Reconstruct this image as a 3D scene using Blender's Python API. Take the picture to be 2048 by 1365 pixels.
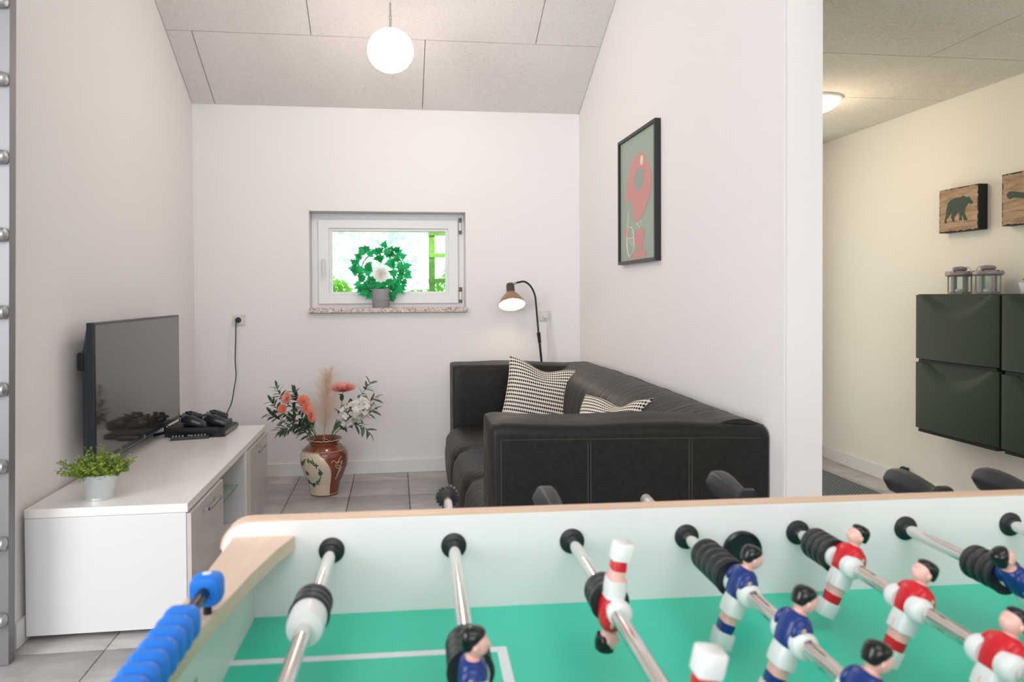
import bpy, bmesh, math, random
from mathutils import Vector, Matrix, noise
from math import sin, cos, pi, radians as R_
random.seed(7)
SC = bpy.context.scene
COL = SC.collection
for o in list(bpy.data.objects): bpy.data.objects.remove(o, do_unlink=True)

# ------------------------------------------------------------------ camera
CAM_H = 1.15
yaw, pit, rol = .1288, -.0152, -.0054
fw = Vector((sin(yaw)*cos(pit), cos(yaw)*cos(pit), sin(pit)))
r0 = Vector((cos(yaw), -sin(yaw), 0)); u0 = r0.cross(fw)
rr = r0*cos(rol)+u0*sin(rol); uu = -r0*sin(rol)+u0*cos(rol)
cam_d = bpy.data.cameras.new('camera'); cam = bpy.data.objects.new('camera', cam_d); COL.objects.link(cam)
M = Matrix((rr, uu, -fw)).transposed().to_4x4(); M.translation = (0, 0, CAM_H); cam.matrix_world = M
cam_d.sensor_width = 36; cam_d.lens = 1440/2048*36
cam_d.shift_x = (1024-977.9)/2048; cam_d.shift_y = (610-682.5)/2048
cam_d.clip_start = .02
cam_d.dof.use_dof = True; cam_d.dof.focus_distance = 3.9; cam_d.dof.aperture_fstop = 7.5
SC.camera = cam

# ------------------------------------------------------------------ world, sun, lights, exposure
W = bpy.data.worlds.new('world'); SC.world = W; W.use_nodes = True
wn = W.node_tree.nodes; wl = W.node_tree.links
bg = wn['Background']; bg.inputs[0].default_value = (.82, .92, 1, 1); bg.inputs[1].default_value = 1.9
def light(name, typ, loc, energy, color=(1, 1, 1), size=1, size_y=None, target=None):
    d = bpy.data.lights.new(name, typ); o = bpy.data.objects.new(name, d); COL.objects.link(o)
    d.energy = energy; d.color = color; o.location = loc
    if typ == 'AREA':
        d.size = size
        if size_y: d.shape = 'RECTANGLE'; d.size_y = size_y
    elif typ == 'POINT': d.shadow_soft_size = size
    if target is not None:
        o.rotation_euler = (Vector(target)-Vector(loc)).to_track_quat('-Z', 'Y').to_euler()
    return o
sun = light('sun', 'SUN', (0, -4, 9), 4.0, (1, .97, .9), target=(1.5, 6, 0)); sun.data.angle = .02
light('assumed_rear_daylight', 'AREA', (-.5, -5.8, 1.9), 132, (.96, .985, 1), 4.0, 3.2, target=(-.3, 4, 1.6))  # area light for daylight assumed from behind the camera, no window modelled
light('added_overhead_fill', 'AREA', (.1, -.5, 3.66), 33, (1, .985, .97), 2.2, 2.0, target=(.2, 1.3, .8))  # unseen area light added overhead to brighten the football table
light('added_left_fill', 'AREA', (-2.5, .9, 1.55), 74, (.97, .985, 1), 2.2, 1.9, target=(1.2, 3.0, 1.5))  # unseen area light added at the left to brighten the partition, no window built
light('added_right_fill', 'AREA', (2.85, -1.2, 1.25), 4, (1, .985, .96), 1.9, 1.7, target=(-1.2, 2.7, 1.5))  # added fill from the right for the left wall, no window there
light('assumed_side_door_daylight', 'AREA', (2.0, 4.63, 1.15), 8, (1, 1, .93), .95, 1.9, target=(2.0, 0, 1.15))  # daylight assumed from an unseen door, inferred from the bright side room wall
light('added_side_room_fill', 'AREA', (2.0, -1.2, 1.35), 3, (.97, 1, .86), 1.2, 1.4, target=(2.6, 4, 1.4))  # extra fill added for the side room, no window stands here
SC.view_settings.view_transform = 'Standard'; SC.view_settings.look = 'None'
SC.view_settings.exposure = 0.40; SC.view_settings.gamma = 1
SC.view_settings.use_curve_mapping = False

# ------------------------------------------------------------------ materials
MATS = {}
def mat(name, col=(.8, .8, .8), rough=.5, metal=0, spec=None, emit=None, estr=0, trans=0, alpha=None, coat=0, ior=None, sheen=0):
    if name in MATS: return MATS[name]
    m = bpy.data.materials.new(name); m.use_nodes = True
    b = m.node_tree.nodes['Principled BSDF']
    b.inputs['Base Color'].default_value = (*col, 1); b.inputs['Roughness'].default_value = rough
    b.inputs['Metallic'].default_value = metal
    if spec is not None: b.inputs['Specular IOR Level'].default_value = spec
    if emit: b.inputs['Emission Color'].default_value = (*emit, 1); b.inputs['Emission Strength'].default_value = estr
    if trans: b.inputs['Transmission Weight'].default_value = trans
    if alpha is not None: b.inputs['Alpha'].default_value = alpha
    if coat: b.inputs['Coat Weight'].default_value = coat; b.inputs['Coat Roughness'].default_value = .08
    if ior: b.inputs['IOR'].default_value = ior
    MATS[name] = m
    return m
def N(m, t, **kw):
    n = m.node_tree.nodes.new(t)
    for k, v in kw.items(): setattr(n, k, v)
    return n
def LK(m, a, b): m.node_tree.links.new(a, b)
def bsdf(m): return m.node_tree.nodes['Principled BSDF']
def coords(m, kind='Object', scale=(1, 1, 1), rot=(0, 0, 0)):
    t = N(m, 'ShaderNodeTexCoord'); mp = N(m, 'ShaderNodeMapping'); mp.inputs['Scale'].default_value = scale
    mp.inputs['Rotation'].default_value = rot
    if kind == 'World':
        g = N(m, 'ShaderNodeNewGeometry'); LK(m, g.outputs['Position'], mp.inputs[0])
    else: LK(m, t.outputs[kind], mp.inputs[0])
    return mp.outputs[0]
def ntex(m, vec, scale, detail=3, rough=.5, dist=0):
    n = N(m, 'ShaderNodeTexNoise'); n.inputs['Scale'].default_value = scale; n.inputs['Detail'].default_value = detail
    n.inputs['Roughness'].default_value = rough; n.inputs['Distortion'].default_value = dist
    if vec is not None: LK(m, vec, n.inputs['Vector'])
    return n.outputs['Fac']
def ramp(m, fac, stops):
    r = N(m, 'ShaderNodeValToRGB'); e = r.color_ramp.elements
    while len(e) < len(stops): e.new(.5)
    for i, (p, c) in enumerate(stops): e[i].position = p; e[i].color = (*c, 1) if len(c) == 3 else c
    LK(m, fac, r.inputs[0]); return r.outputs[0]
def bump(m, h, strength=.3, dist=.01, into=None):
    b = N(m, 'ShaderNodeBump'); b.inputs['Strength'].default_value = strength; b.inputs['Distance'].default_value = dist
    LK(m, h, b.inputs['Height']); LK(m, b.outputs[0], bsdf(m).inputs['Normal']); return b
def math_(m, op, a, b=None, c=None):
    n = N(m, 'ShaderNodeMath', operation=op)
    for i, x in enumerate((a, b, c)):
        if x is None: continue
        if isinstance(x, (int, float)): n.inputs[i].default_value = x
        else: LK(m, x, n.inputs[i])
    return n.outputs[0]

def wall_mat(name, col):
    m = mat(name, col, .85, spec=.2)
    v = coords(m, 'World')
    w = N(m, 'ShaderNodeTexWave', wave_type='BANDS', bands_direction='Z'); w.inputs['Scale'].default_value = 55
    w.inputs['Distortion'].default_value = 1.2; w.inputs['Detail'].default_value = 2; w.inputs['Detail Scale'].default_value = 2
    LK(m, v, w.inputs['Vector'])
    n = ntex(m, v, 140, 2)
    h = math_(m, 'ADD', w.outputs['Fac'], math_(m, 'MULTIPLY', n, .8))
    bump(m, h, .13, .002)
    return m
M_WALL = wall_mat('woven_wallpaper', (.86, .835, .83))
M_WALLB = wall_mat('back_wallpaper', (.85, .835, .84))
M_WALLR = wall_mat('side_room_wallpaper', (.86, .82, .74))
def wool(name, c1, c2, c3, s=1):
    m = mat(name, c2, .95, spec=.1)
    v = coords(m, 'World', (1, 1, 1))
    a = ntex(m, v, 70*s, 4, .65, 2.5); b = ntex(m, v, 160*s, 2, .5, 3.5); l = ntex(m, v, 3, 2)
    h = math_(m, 'ADD', math_(m, 'MULTIPLY', a, .6), math_(m, 'MULTIPLY', b, .4))
    h2 = math_(m, 'ADD', h, math_(m, 'MULTIPLY', math_(m, 'SUBTRACT', l, .5), .12))
    c = ramp(m, h2, [(.28, c1), (.42, c2), (.58, c3)]); LK(m, c, bsdf(m).inputs['Base Color'])
    bump(m, h, .7, .006); return m
M_WOOL = wool('wood_wool_panel', (.46, .43, .42), (.76, .72, .71), (.85, .82, .81))
M_WOOLR = wool('raw_wood_wool_panel', (.33, .30, .24), (.68, .64, .56), (.84, .81, .72), .8)
M_JOINT = mat('panel_joint', (.14, .12, .11), .9)
def tile_mat():
    m = mat('grey_floor_tile', (.3, .29, .28), .38)
    v = coords(m, 'World', (1, 2.2, 1))
    a = ntex(m, v, 5, 6, .65, .8); b = ntex(m, v, 45, 3, .6)
    oi = N(m, 'ShaderNodeObjectInfo')
    f = math_(m, 'ADD', math_(m, 'MULTIPLY', a, .8), math_(m, 'ADD', math_(m, 'MULTIPLY', b, .2), math_(m, 'MULTIPLY', oi.outputs['Random'], .07)))
    c = ramp(m, f, [(.35, (.34, .33, .325)), (.55, (.45, .435, .43)), (.75, (.56, .54, .535))]); LK(m, c, bsdf(m).inputs['Base Color'])
    bump(m, b, .1, .002); return m
M_TILE = tile_mat()
M_GROUT = mat('dark_grout', (.09, .085, .08), .9)
M_WHITE = mat('white_lacquer', (.74, .74, .755), .28)
M_WHITEM = mat('white_paint', (.80, .79, .78), .45)
M_UPVC = mat('white_window_plastic', (.80, .80, .82), .32)
M_GLASS = mat('clear_glass', (1, 1, 1), .02, trans=1, ior=1.01)
M_GLASS_G = mat('greenish_shelf_glass', (.75, .92, .85), .03, trans=.9, ior=1.15)
M_STEEL = mat('brushed_steel', (.42, .42, .43), .42, .85)
M_RAIL = mat('ladder_steel', (.24, .24, .25), .5, .45)
M_STEELD = mat('steel_side', (.36, .35, .32), .4, .8)
M_CHROME = mat('chrome', (.78, .76, .74), .09, 1)
M_DARKM = mat('dark_metal', (.06, .055, .05), .4, .5)
M_BLACKP = mat('black_plastic', (.012, .014, .018), .35)
M_BLACKG = mat('glossy_black_plastic', (.012, .015, .02), .18)
M_RUBBER = mat('black_rubber', (.014, .017, .02), .42)
def leather():
    m = mat('black_leather', (.006, .006, .0055), .46, spec=.34)
    v = coords(m, 'Object')
    a = ntex(m, v, 220, 2, .6); b = ntex(m, v, 5, 3, .5, 1.0)
    LK(m, ramp(m, ntex(m, v, 60, 4, .7), [(.3, (.003, .003, .003)), (.7, (.013, .0125, .011))]), bsdf(m).inputs['Base Color'])
    vs = coords(m, 'Object', (2.2, 9, 3)); w = ntex(m, vs, 4, 3, .5, .6)
    h = math_(m, 'ADD', math_(m, 'MULTIPLY', a, .05), math_(m, 'MULTIPLY', w, .5))
    bump(m, h, .35, .012)
    LK(m, ramp(m, b, [(.3, (.42, .42, .42)), (.7, (.58, .58, .58))]), bsdf(m).inputs['Roughness'])
    return m
M_LEATH = leather()
def leather_gath():
    m = mat('gathered_black_leather', (.013, .013, .0115), .40, spec=.4)
    v = coords(m, 'Object', (1.2, 16, 2.0), (0, 0, .12)); w = ntex(m, v, 2.6, 3, .55, .5)
    v2 = coords(m, 'Object'); a = ntex(m, v2, 220, 2, .6)
    bump(m, math_(m, 'ADD', w, math_(m, 'MULTIPLY', a, .04)), .8, .018); return m
M_LEATHG = leather_gath()
M_STITCH = mat('grey_stitching', (.035, .034, .032), .6)
def cushion_mat():
    m = mat('knit_black_cream', (.8, .75, .65), .9, spec=.1)
    t = N(m, 'ShaderNodeTexCoord'); s = N(m, 'ShaderNodeSeparateXYZ'); LK(m, t.outputs['UV'], s.inputs[0])
    V = math_(m, 'MULTIPLY', s.outputs[1], 21.0); U = math_(m, 'MULTIPLY', s.outputs[0], 38.0)
    fv = math_(m, 'FRACT', V); fu = math_(m, 'FRACT', U)
    tooth = math_(m, 'GREATER_THAN', fu, .5)
    d = math_(m, 'ABSOLUTE', math_(m, 'SUBTRACT', fv, .5))
    th = math_(m, 'ADD', .085, math_(m, 'MULTIPLY', tooth, .22))
    blk = math_(m, 'LESS_THAN', d, th)
    mx = N(m, 'ShaderNodeMix', data_type='RGBA'); LK(m, blk, mx.inputs[0])
    mx.inputs[6].default_value = (.80, .74, .64, 1); mx.inputs[7].default_value = (.012, .012, .014, 1)
    LK(m, mx.outputs[2], bsdf(m).inputs['Base Color'])
    bump(m, math_(m, 'SUBTRACT', 1, blk), .4, .003); return m
M_CUSH = cushion_mat()
def wood(name, c1, c2, scale=(1, 12, 12), rough=.45):
    m = mat(name, c1, rough); v = coords(m, 'Object', scale)
    f = ntex(m, v, 3, 4, .6, .8); LK(m, ramp(m, f, [(.35, c1), (.65, c2)]), bsdf(m).inputs['Base Color']); return m
M_BIRCH = wood('pale_birch', (.70, .53, .41), (.76, .60, .48), (12, 2, 12), .4)
M_BIRCHE = wood('birch_edge', (.72, .50, .36), (.78, .56, .42), (2, 12, 12), .45)
M_TWHITE = mat('table_white', (.90, .85, .87), .35)
M_PITCH = mat('pitch_green', (.035, .62, .42), .34)
M_LINE = mat('pitch_line_white', (.80, .84, .86), .4)
M_BLUEB = mat('bright_blue_bead', (.01, .20, .80), .4)
M_SKIN = mat('figure_skin', (.86, .52, .46), .38)
M_FWHITE = mat('figure_white', (.80, .82, .82), .3)
M_FRED = mat('figure_red', (.62, .012, .022), .28)
M_FBLUE = mat('figure_blue', (.008, .035, .21), .28)
M_FHAIR = mat('figure_black_hair', (.008, .009, .01), .2)
M_FBADGE = mat('figure_badge_gold', (.55, .42, .30), .4)
M_GREYPOT = mat('grey_pot', (.30, .30, .32), .55)
M_ZINC = mat('zinc_bucket', (.62, .67, .68), .34, .75)
def leaf_mat(name, c1, c2, trans=.35, rough=.45):
    m = mat(name, c1, rough); oi = N(m, 'ShaderNodeObjectInfo'); v = coords(m, 'World')
    f = ntex(m, v, 35, 2); g = math_(m, 'ADD', math_(m, 'MULTIPLY', f, .6), math_(m, 'MULTIPLY', oi.outputs['Random'], .4))
    c = ramp(m, g, [(.3, c1), (.7, c2)]); LK(m, c, bsdf(m).inputs['Base Color'])
    t = N(m, 'ShaderNodeBsdfTranslucent'); LK(m, c, t.inputs[0]); mx = N(m, 'ShaderNodeMixShader'); mx.inputs[0].default_value = trans
    out = m.node_tree.nodes['Material Output']; LK(m, bsdf(m).outputs[0], mx.inputs[1]); LK(m, t.outputs[0], mx.inputs[2]); LK(m, mx.outputs[0], out.inputs[0])
    return m
M_IVY = leaf_mat('ivy_green', (.008, .30, .08), (.03, .55, .20), .45)
M_OLIVE = leaf_mat('olive_leaf', (.035, .075, .04), (.12, .17, .12), .15)
M_HERB = leaf_mat('herb_leaf', (.03, .11, .015), (.30, .40, .05), .3)
M_HEDGE = leaf_mat('garden_leaf', (.10, .42, .02), (.42, .75, .12), .4)
M_PALEL = leaf_mat('glare_paled_leaf', (.66, .76, .72), (.90, .94, .96), .3)  # leaf colour whitened to stand in for overexposed daylight
M_SUCC = leaf_mat('succulent_leaf', (.02, .07, .04), (.05, .14, .08), .1)
M_STEM = mat('green_stem', (.10, .15, .06), .6)
M_TWIG = mat('brown_twig', (.12, .06, .03), .7)
M_PINK = leaf_mat('pink_petal', (.90, .42, .38), (.95, .60, .55), .4)
M_CORAL = leaf_mat('coral_petal', (.90, .30, .20), (.95, .52, .42), .4)
M_PETAL = leaf_mat('white_petal', (.88, .85, .80), (.94, .92, .89), .4)
M_PAMPAS = leaf_mat('pampas_straw', (.85, .72, .61), (.95, .86, .78), .45, .9)
M_YEL = mat('flower_centre', (.55, .60, .06), .7)
# ------------------------------------------------------------------ geometry helpers
class G:
    def __init__(s): s.v = []; s.f = []; s.m = []; s.uv = None
    def add(s, vs, fs, mi=0):
        b = len(s.v); s.v += [Vector(p) for p in vs]; s.f += [tuple(b+i for i in f) for f in fs]; s.m += [mi]*len(fs); return b
    def box(s, x0, y0, z0, x1, y1, z1, mi=0):
        vs = [(x, y, z) for z in (z0, z1) for y in (y0, y1) for x in (x0, x1)]
        s.add(vs, [(0, 2, 3, 1), (4, 5, 7, 6), (0, 1, 5, 4), (2, 6, 7, 3), (0, 4, 6, 2), (1, 3, 7, 5)], mi); return s
    def cbox(s, c, d, mi=0): return s.box(c[0]-d[0]/2, c[1]-d[1]/2, c[2]-d[2]/2, c[0]+d[0]/2, c[1]+d[1]/2, c[2]+d[2]/2, mi)
    def loft(s, rings, mi=0, caps=True, mis=None):
        n = len(rings[0]); b = len(s.v)
        for r in rings: s.v += [Vector(p) for p in r]
        for i in range(len(rings)-1):
            for j in range(n):
                k = (j+1) % n
                s.f.append((b+i*n+j, b+i*n+k, b+(i+1)*n+k, b+(i+1)*n+j)); s.m.append(mis[i] if mis else mi)
        if caps:
            s.f.append(tuple(b+j for j in reversed(range(n)))); s.m.append(mis[0] if mis else mi)
            s.f.append(tuple(b+(len(rings)-1)*n+j for j in range(n))); s.m.append(mis[-1] if mis else mi)
        return s
    def lathe(s, prof, n=24, mi=0, c=(0, 0, 0), caps=True, mis=None, sx=1, sy=1):
        return s.loft([[(c[0]+r*sx*cos(2*pi*j/n), c[1]+r*sy*sin(2*pi*j/n), c[2]+z) for j in range(n)] for r, z in prof], mi, caps, mis)
    def tube(s, pts, r, n=8, mi=0, caps=True):
        pts = [Vector(p) for p in pts]; rs = r if isinstance(r, (list, tuple)) else [r]*len(pts)
        rings = []; ref = None
        for i, p in enumerate(pts):
            t = (pts[min(i+1, len(pts)-1)]-pts[max(i-1, 0)]).normalized()
            if ref is None: ref = t.orthogonal().normalized()
            ref = (ref-t*ref.dot(t)).normalized(); q = t.cross(ref)
            rings.append([p+(ref*cos(2*pi*j/n)+q*sin(2*pi*j/n))*rs[i] for j in range(n)])
        return s.loft(rings, mi, caps)
    def ell(s, c, rad, mi=0, nu=16, nv=10, squ=1):
        rings = []
        for i in range(nv+1):
            ph = -pi/2+pi*i/nv; cz = max(cos(ph), .02)
            rings.append([(c[0]+rad[0]*cz*cos(2*pi*j/nu), c[1]+rad[1]*cz*sin(2*pi*j/nu), c[2]+rad[2]*sin(ph)) for j in range(nu)])
        return s.loft(rings, mi)
    def prism(s, pts, ax, a, b, mi=0):   # pts 2D polygon, extruded along axis ax from a to b
        def P(p, h): return ((h, p[0], p[1]), (p[0], h, p[1]), (p[0], p[1], h))[ax]
        return s.loft([[P(p, a) for p in pts], [P(p, b) for p in pts]], mi)
    def xf(s, m, start=0):
        for i in range(start, len(s.v)): s.v[i] = m @ s.v[i]
        return s
    def obj(s, name, mats, parent=None, smooth=True, angle=40, bevel=0, seg=3, loc=None):
        me = bpy.data.meshes.new(name); me.from_pydata([tuple(p) for p in s.v], [], s.f)
        if not isinstance(mats, (list, tuple)): mats = [mats]
        for mm in mats: me.materials.append(mm)
        me.polygons.foreach_set('material_index', s.m)
        bm = bmesh.new(); bm.from_mesh(me); bmesh.ops.recalc_face_normals(bm, faces=bm.faces); bm.to_mesh(me); bm.free()
        if s.uv:
            uvl = me.uv_layers.new(name='UVMap')
            for lp in me.loops: uvl.data[lp.index].uv = s.uv[lp.vertex_index]
        if smooth:
            me.polygons.foreach_set('use_smooth', [True]*len(me.polygons))
            if not bevel: me.set_sharp_from_angle(angle=R_(angle))
        me.update()
        o = bpy.data.objects.new(name, me); COL.objects.link(o)
        if bevel:
            b = o.modifiers.new('bevel', 'BEVEL'); b.width = bevel; b.segments = seg; b.limit_method = 'ANGLE'; b.angle_limit = R_(35); b.harden_normals = True
        if parent: o.parent = parent
        if loc: o.location = loc
        return o
def tag(o, label=None, cat=None, group=None, kind=None):
    if label: o['label'] = label
    if cat: o['category'] = cat
    if group: o['group'] = group
    if kind: o['kind'] = kind
    return o
def empty(name, loc, label, cat, group=None, rz=0):
    o = bpy.data.objects.new(name, None); COL.objects.link(o); o.location = loc; o.rotation_euler = (0, 0, rz); o.empty_display_size = .05
    return tag(o, label, cat, group)
def inst(name, me, parent, loc=(0, 0, 0), rot=(0, 0, 0), sc=1, m4=None):
    o = bpy.data.objects.new(name, me); COL.objects.link(o); o.parent = parent
    if m4 is not None: o.matrix_local = m4
    else: o.location = loc; o.rotation_euler = rot; o.scale = (sc,)*3 if isinstance(sc, (int, float)) else sc
    return o
def rrect(w, h, r, n=5, cx=0, cy=0):
    pts = []
    for sx, sy, a0 in ((1, 1, 0), (-1, 1, 90), (-1, -1, 180), (1, -1, 270)):
        for i in range(n+1):
            a = R_(a0+90*i/n); pts.append((cx+sx*(w/2-r)+r*cos(a), cy+sy*(h/2-r)+r*sin(a)))
    return pts
def smooth_path(pts, k=6):
    pts = [Vector(p) for p in pts]; out = []
    P = [pts[0]*2-pts[1]]+pts+[pts[-1]*2-pts[-2]]
    for i in range(1, len(P)-2):
        for j in range(k):
            t = j/k; a, b, c, d = P[i-1:i+3]
            out.append(.5*((2*b)+(c-a)*t+(2*a-5*b+4*c-d)*t*t+(3*b-a-3*c+d)*t**3))
    out.append(pts[-1]); return out
def struct(o): o['kind'] = 'structure'; return o

# ------------------------------------------------------------------ setting
YB, XL, XR, XR2 = 4.668, -1.24, 1.213, 2.95
SL = .53
floor = struct(G().box(-2.7, -6.1, -.08, 3.1, 4.9, -.012).obj('floor', M_GROUT, smooth=False))
tg = G().box(-.167, -.167, -.012, .167, .167, 0).obj('tile', M_TILE, floor, bevel=.0012, seg=1)
TP = .338; first = True; cnt = 0
for i in range(-7, 9):
    for j in range(0, 15):
        x = .069+TP*(i+.5); y = 4.493+.169-TP*j
        if y < .9 and cnt > 270: continue
        if x < -2.6 or x > XR2+.05: continue
        if first: tg.location = (x, y, 0); first = False
        else:
            inst('tile', tg.data, floor, (x, y, 0)).modifiers.new('bevel', 'BEVEL')
            o = COL.objects[-1]; b = o.modifiers[0]; b.width = .0012; b.segments = 1
        cnt += 1
# back wall with window opening (X -.541...455, Z 1.062..1.68)
WX0, WX1, WZ0, WZ1 = -.541, .455, 1.062, 1.682
g = G(); yb2 = YB+.32
g.box(-2.7, YB, -.05, WX0, yb2, 4.2).box(WX1, YB, -.05, 3.15, yb2, 4.2).box(WX0, YB, -.05, WX1, yb2, WZ0-.03).box(WX0, YB, WZ1, WX1, yb2, 4.2)
struct(g.obj('wall_back', M_WALLB, smooth=False))
struct(G().box(XL-.12, 2.50, 0, XL, YB, 4.2).obj('wall_left', M_WALL, smooth=False))
struct(G().box(XR, 2.13, 0, 1.343, YB, 4.2).obj('wall_partition', M_WALL, smooth=False))
struct(G().box(XR2, -6, 0, XR2+.15, YB, 4.2).obj('wall_right', M_WALLR, smooth=False))
struct(G().box(-2.7, -6.1, 0, 3.1, -6, 4.2).obj('wall_rear', M_WALL, smooth=False))
struct(G().box(-2.75, -6.1, 0, -2.6, YB, 4.2).obj('wall_far_left', M_WALL, smooth=False))
struct(G().box(XR+.04, -6, 2.20, 1.343, 2.13, 4.2).obj('wall_loft', M_WALL, smooth=False))
for nm, b in (('trim_1', (1.2118, 2.1285, 0, 1.2215, 2.134, 3.6)),):
    struct(G().box(*b).obj(nm, M_WHITEM, bevel=.002, seg=1))
# sloping ceiling
clg = G()
def cz(y): return 2.335+SL*(YB-y)
clg.prism([(YB+.3, cz(YB+.3)+.02), (2.0, cz(2.0)+.02), (-6.1, cz(2.0)+.02), (-6.1, cz(2.0)+.2), (1.95, cz(2.0)+.2), (YB+.3, cz(YB+.3)+.2)], 0, -2.7, 3.1)
ceil = struct(clg.obj('ceiling', M_JOINT, smooth=False))
ca = math.atan(SL)
def slope_panel(x0, x1, y0, y1):   # y0 > y1 (y0 nearer the back wall)
    e = .0016; g = G()
    ys = (y0-e*.8, y1+e*.8)
    P = []
    for x in (x0+e, x1-e):
        for y in ys: P.append((x, y, cz(y)))
    Q = [(p[0], p[1]+sin(ca)*.02, p[2]+.02) for p in P]
    g.add(P+Q, [(0, 1, 3, 2), (4, 6, 7, 5), (0, 4, 5, 1), (2, 3, 7, 6), (0, 2, 6, 4), (1, 5, 7, 3)])
    return g.obj('ceiling_panel', M_WOOL, ceil, bevel=.002, seg=1)
rows = [(4.668, 4.158), (4.158, 3.640), (3.640, 3.12), (3.12, 2.6), (2.6, 2.08)]
for r_, (ya, yb_) in enumerate(rows):
    off = .179 if r_ % 2 == 0 else .822
    xs = [XL]+[x for x in (off-1.282*2, off-1.282, off, off+1.282) if XL+.05 < x < XR-.05]+[XR]
    for a, b in zip(xs[:-1], xs[1:]): slope_panel(a, b, ya, yb_)
for i_ in range(3):
    for j_ in range(13):
        xa = -2.6+1.3*i_; ya = 2.0-.61*j_
        G().box(xa+.002, ya-.608, cz(2.0), xa+1.298, ya-.002, cz(2.0)+.02).obj('ceiling_panel', M_WOOL, ceil, smooth=False)
g = G().box(1.343, -6, 2.20, 3.0, YB, 2.3)
ceil2 = struct(g.obj('ceiling_side_room', M_JOINT, smooth=False))
yj = [YB, 4.22, 3.55, 2.90, 2.25, 1.6, .95, .3, -.35, -1, -1.65, -2.3, -2.95, -3.6, -4.25, -4.9, -5.55, -6]
for r_ in range(17):
    off = (1.95, 2.32, 1.70, 2.32, 1.68, 2.32)[r_ % 6]
    xs = [1.343]+[x for x in (off-1.28, off) if x > 1.4]+[XR2]
    for a, b in zip(xs[:-1], xs[1:]):
        G().box(a+.002, yj[r_+1]+.002, 2.18, b-.002, yj[r_]-.002, 2.2).obj('ceiling_panel', M_WOOLR, ceil2, bevel=.002, seg=1)
# baseboards
def base(nm, b): struct(G().box(*b).obj(nm, M_WHITEM, bevel=.003, seg=2))
base('baseboard_back', (XL, YB-.012, 0, XR, YB, .085))
base('baseboard_left', (XL, 2.50, 0, XL+.012, YB-.012, .085))
base('baseboard_partition', (XR-.012, 2.13, 0, XR, YB-.012, .085))
base('baseboard_right', (XR2-.012, -6, 0, XR2, YB-.012, .085))
base('baseboard_side_room', (1.343, YB-.012, 0, XR2-.012, YB, .085))

# glazed door assumed in the side room's back wall as its daylight source, seen only from a step aside
dr = struct(bpy.data.objects.new('assumed_door', None)); COL.objects.link(dr); dr.location = (2.0, YB, 0)
g = G()
for b in ((-.56, -.03, 0, -.485, 0, 2.12), (.485, -.03, 0, .56, 0, 2.12), (-.485, -.03, 2.11, .485, 0, 2.15), (-.485, -.03, 0, .485, 0, .185)): g.box(*b)
g.obj('door_frame', M_WHITEM, dr, bevel=.003, seg=1)
G().box(-.485, -.022, .185, .485, -.012, 2.11).obj('door_pane', mat('frosted_glass', (.9, .95, .95), .4, trans=.6), dr)
G().tube([(-.44, -.03, 1.05), (-.44, -.07, 1.05), (-.33, -.07, 1.05)], .009, 8).obj('door_handle', M_WHITEM, dr)

# window
win = struct(bpy.data.objects.new('window_1', None)); COL.objects.link(win); win.location = ((WX0+WX1)/2, 4.79, WZ0)
def wp(g, name, m, par=None, **k):
    g.xf(Matrix.Translation(-win.location)); return g.obj(name, m, par or win, **k)
def frame_g(x0, x1, z0, z1, x2, x3, z2, z3, y0, y1, step=None):
    g = G()
    o = [(x0, z0), (x1, z0), (x1, z1), (x0, z1)]; i = [(x2, z2), (x3, z2), (x3, z3), (x2, z3)]
    V = [(p[0], y, p[1]) for y in (y0, y1) for L_ in (o, i) for p in L_]; F = []
    for k in range(4):
        n = (k+1) % 4; F += [(k, n, 4+n, 4+k), (8+k, 12+k, 12+n, 8+n), (k, 8+k, 8+n, n), (4+k, 4+n, 12+n, 12+k)]
    g.add(V, F); return g
wp(frame_g(-.541, .455, 1.055, 1.682, -.475, .395, 1.11, 1.615, 4.79, 4.86), 'window_frame', M_UPVC, bevel=.004)
sash = wp(frame_g(-.497, .414, 1.088, 1.64, -.425, .346, 1.152, 1.58, 4.765, 4.84), 'sash', M_UPVC, bevel=.006)
wp(frame_g(-.430, .351, 1.147, 1.585, -.408, .330, 1.168, 1.563, 4.778, 4.83), 'glazing_bead', M_UPVC, bevel=.005)
wp(G().box(-.408, 4.80, 1.168, .330, 4.806, 1.563), 'window_pane', M_GLASS, smooth=False)
g = G(); g.box(-.474, 4.757, 1.318, -.446, 4.766, 1.385); g.tube(smooth_path([(-.460, 4.757, 1.372), (-.460, 4.735, 1.372), (-.460, 4.727, 1.36), (-.459, 4.722, 1.31), (-.456, 4.722, 1.262)], 4), .0085, 10)
wp(g, 'window_handle', M_WHITE)
for z in (1.553, 1.095):
    g = G(); g.tube([(.428, 4.772, z), (.428, 4.772, z+.095)], .008, 10); wp(g, 'hinge', M_UPVC)
    g = G(); g.tube([(.428, 4.772, z-.004), (.428, 4.772, z+.018)], .0092, 10); g.tube([(.428, 4.772, z+.07), (.428, 4.772, z+.1)], .0092, 10)
    wp(g, 'hinge_cap', mat('bronze_hinge', (.16, .13, .09), .4, .6))
def granite():
    m = mat('speckled_granite', (.5, .4, .37), .35); v = coords(m, 'Object')
    vo = N(m, 'ShaderNodeTexVoronoi'); vo.inputs['Scale'].default_value = 190; LK(m, v, vo.inputs['Vector'])
    s = N(m, 'ShaderNodeSeparateColor'); LK(m, vo.outputs['Color'], s.inputs[0])
    LK(m, ramp(m, s.outputs[0], [(.1, (.22, .16, .15)), (.3, (.52, .40, .35)), (.6, (.66, .55, .50)), (.9, (.78, .72, .68))]), bsdf(m).inputs['Base Color']); return m
wp(G().box(-.541, 4.632, 1.034, .462, 4.80, 1.064), 'window_sill', granite(), bevel=.003, seg=2)

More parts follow.
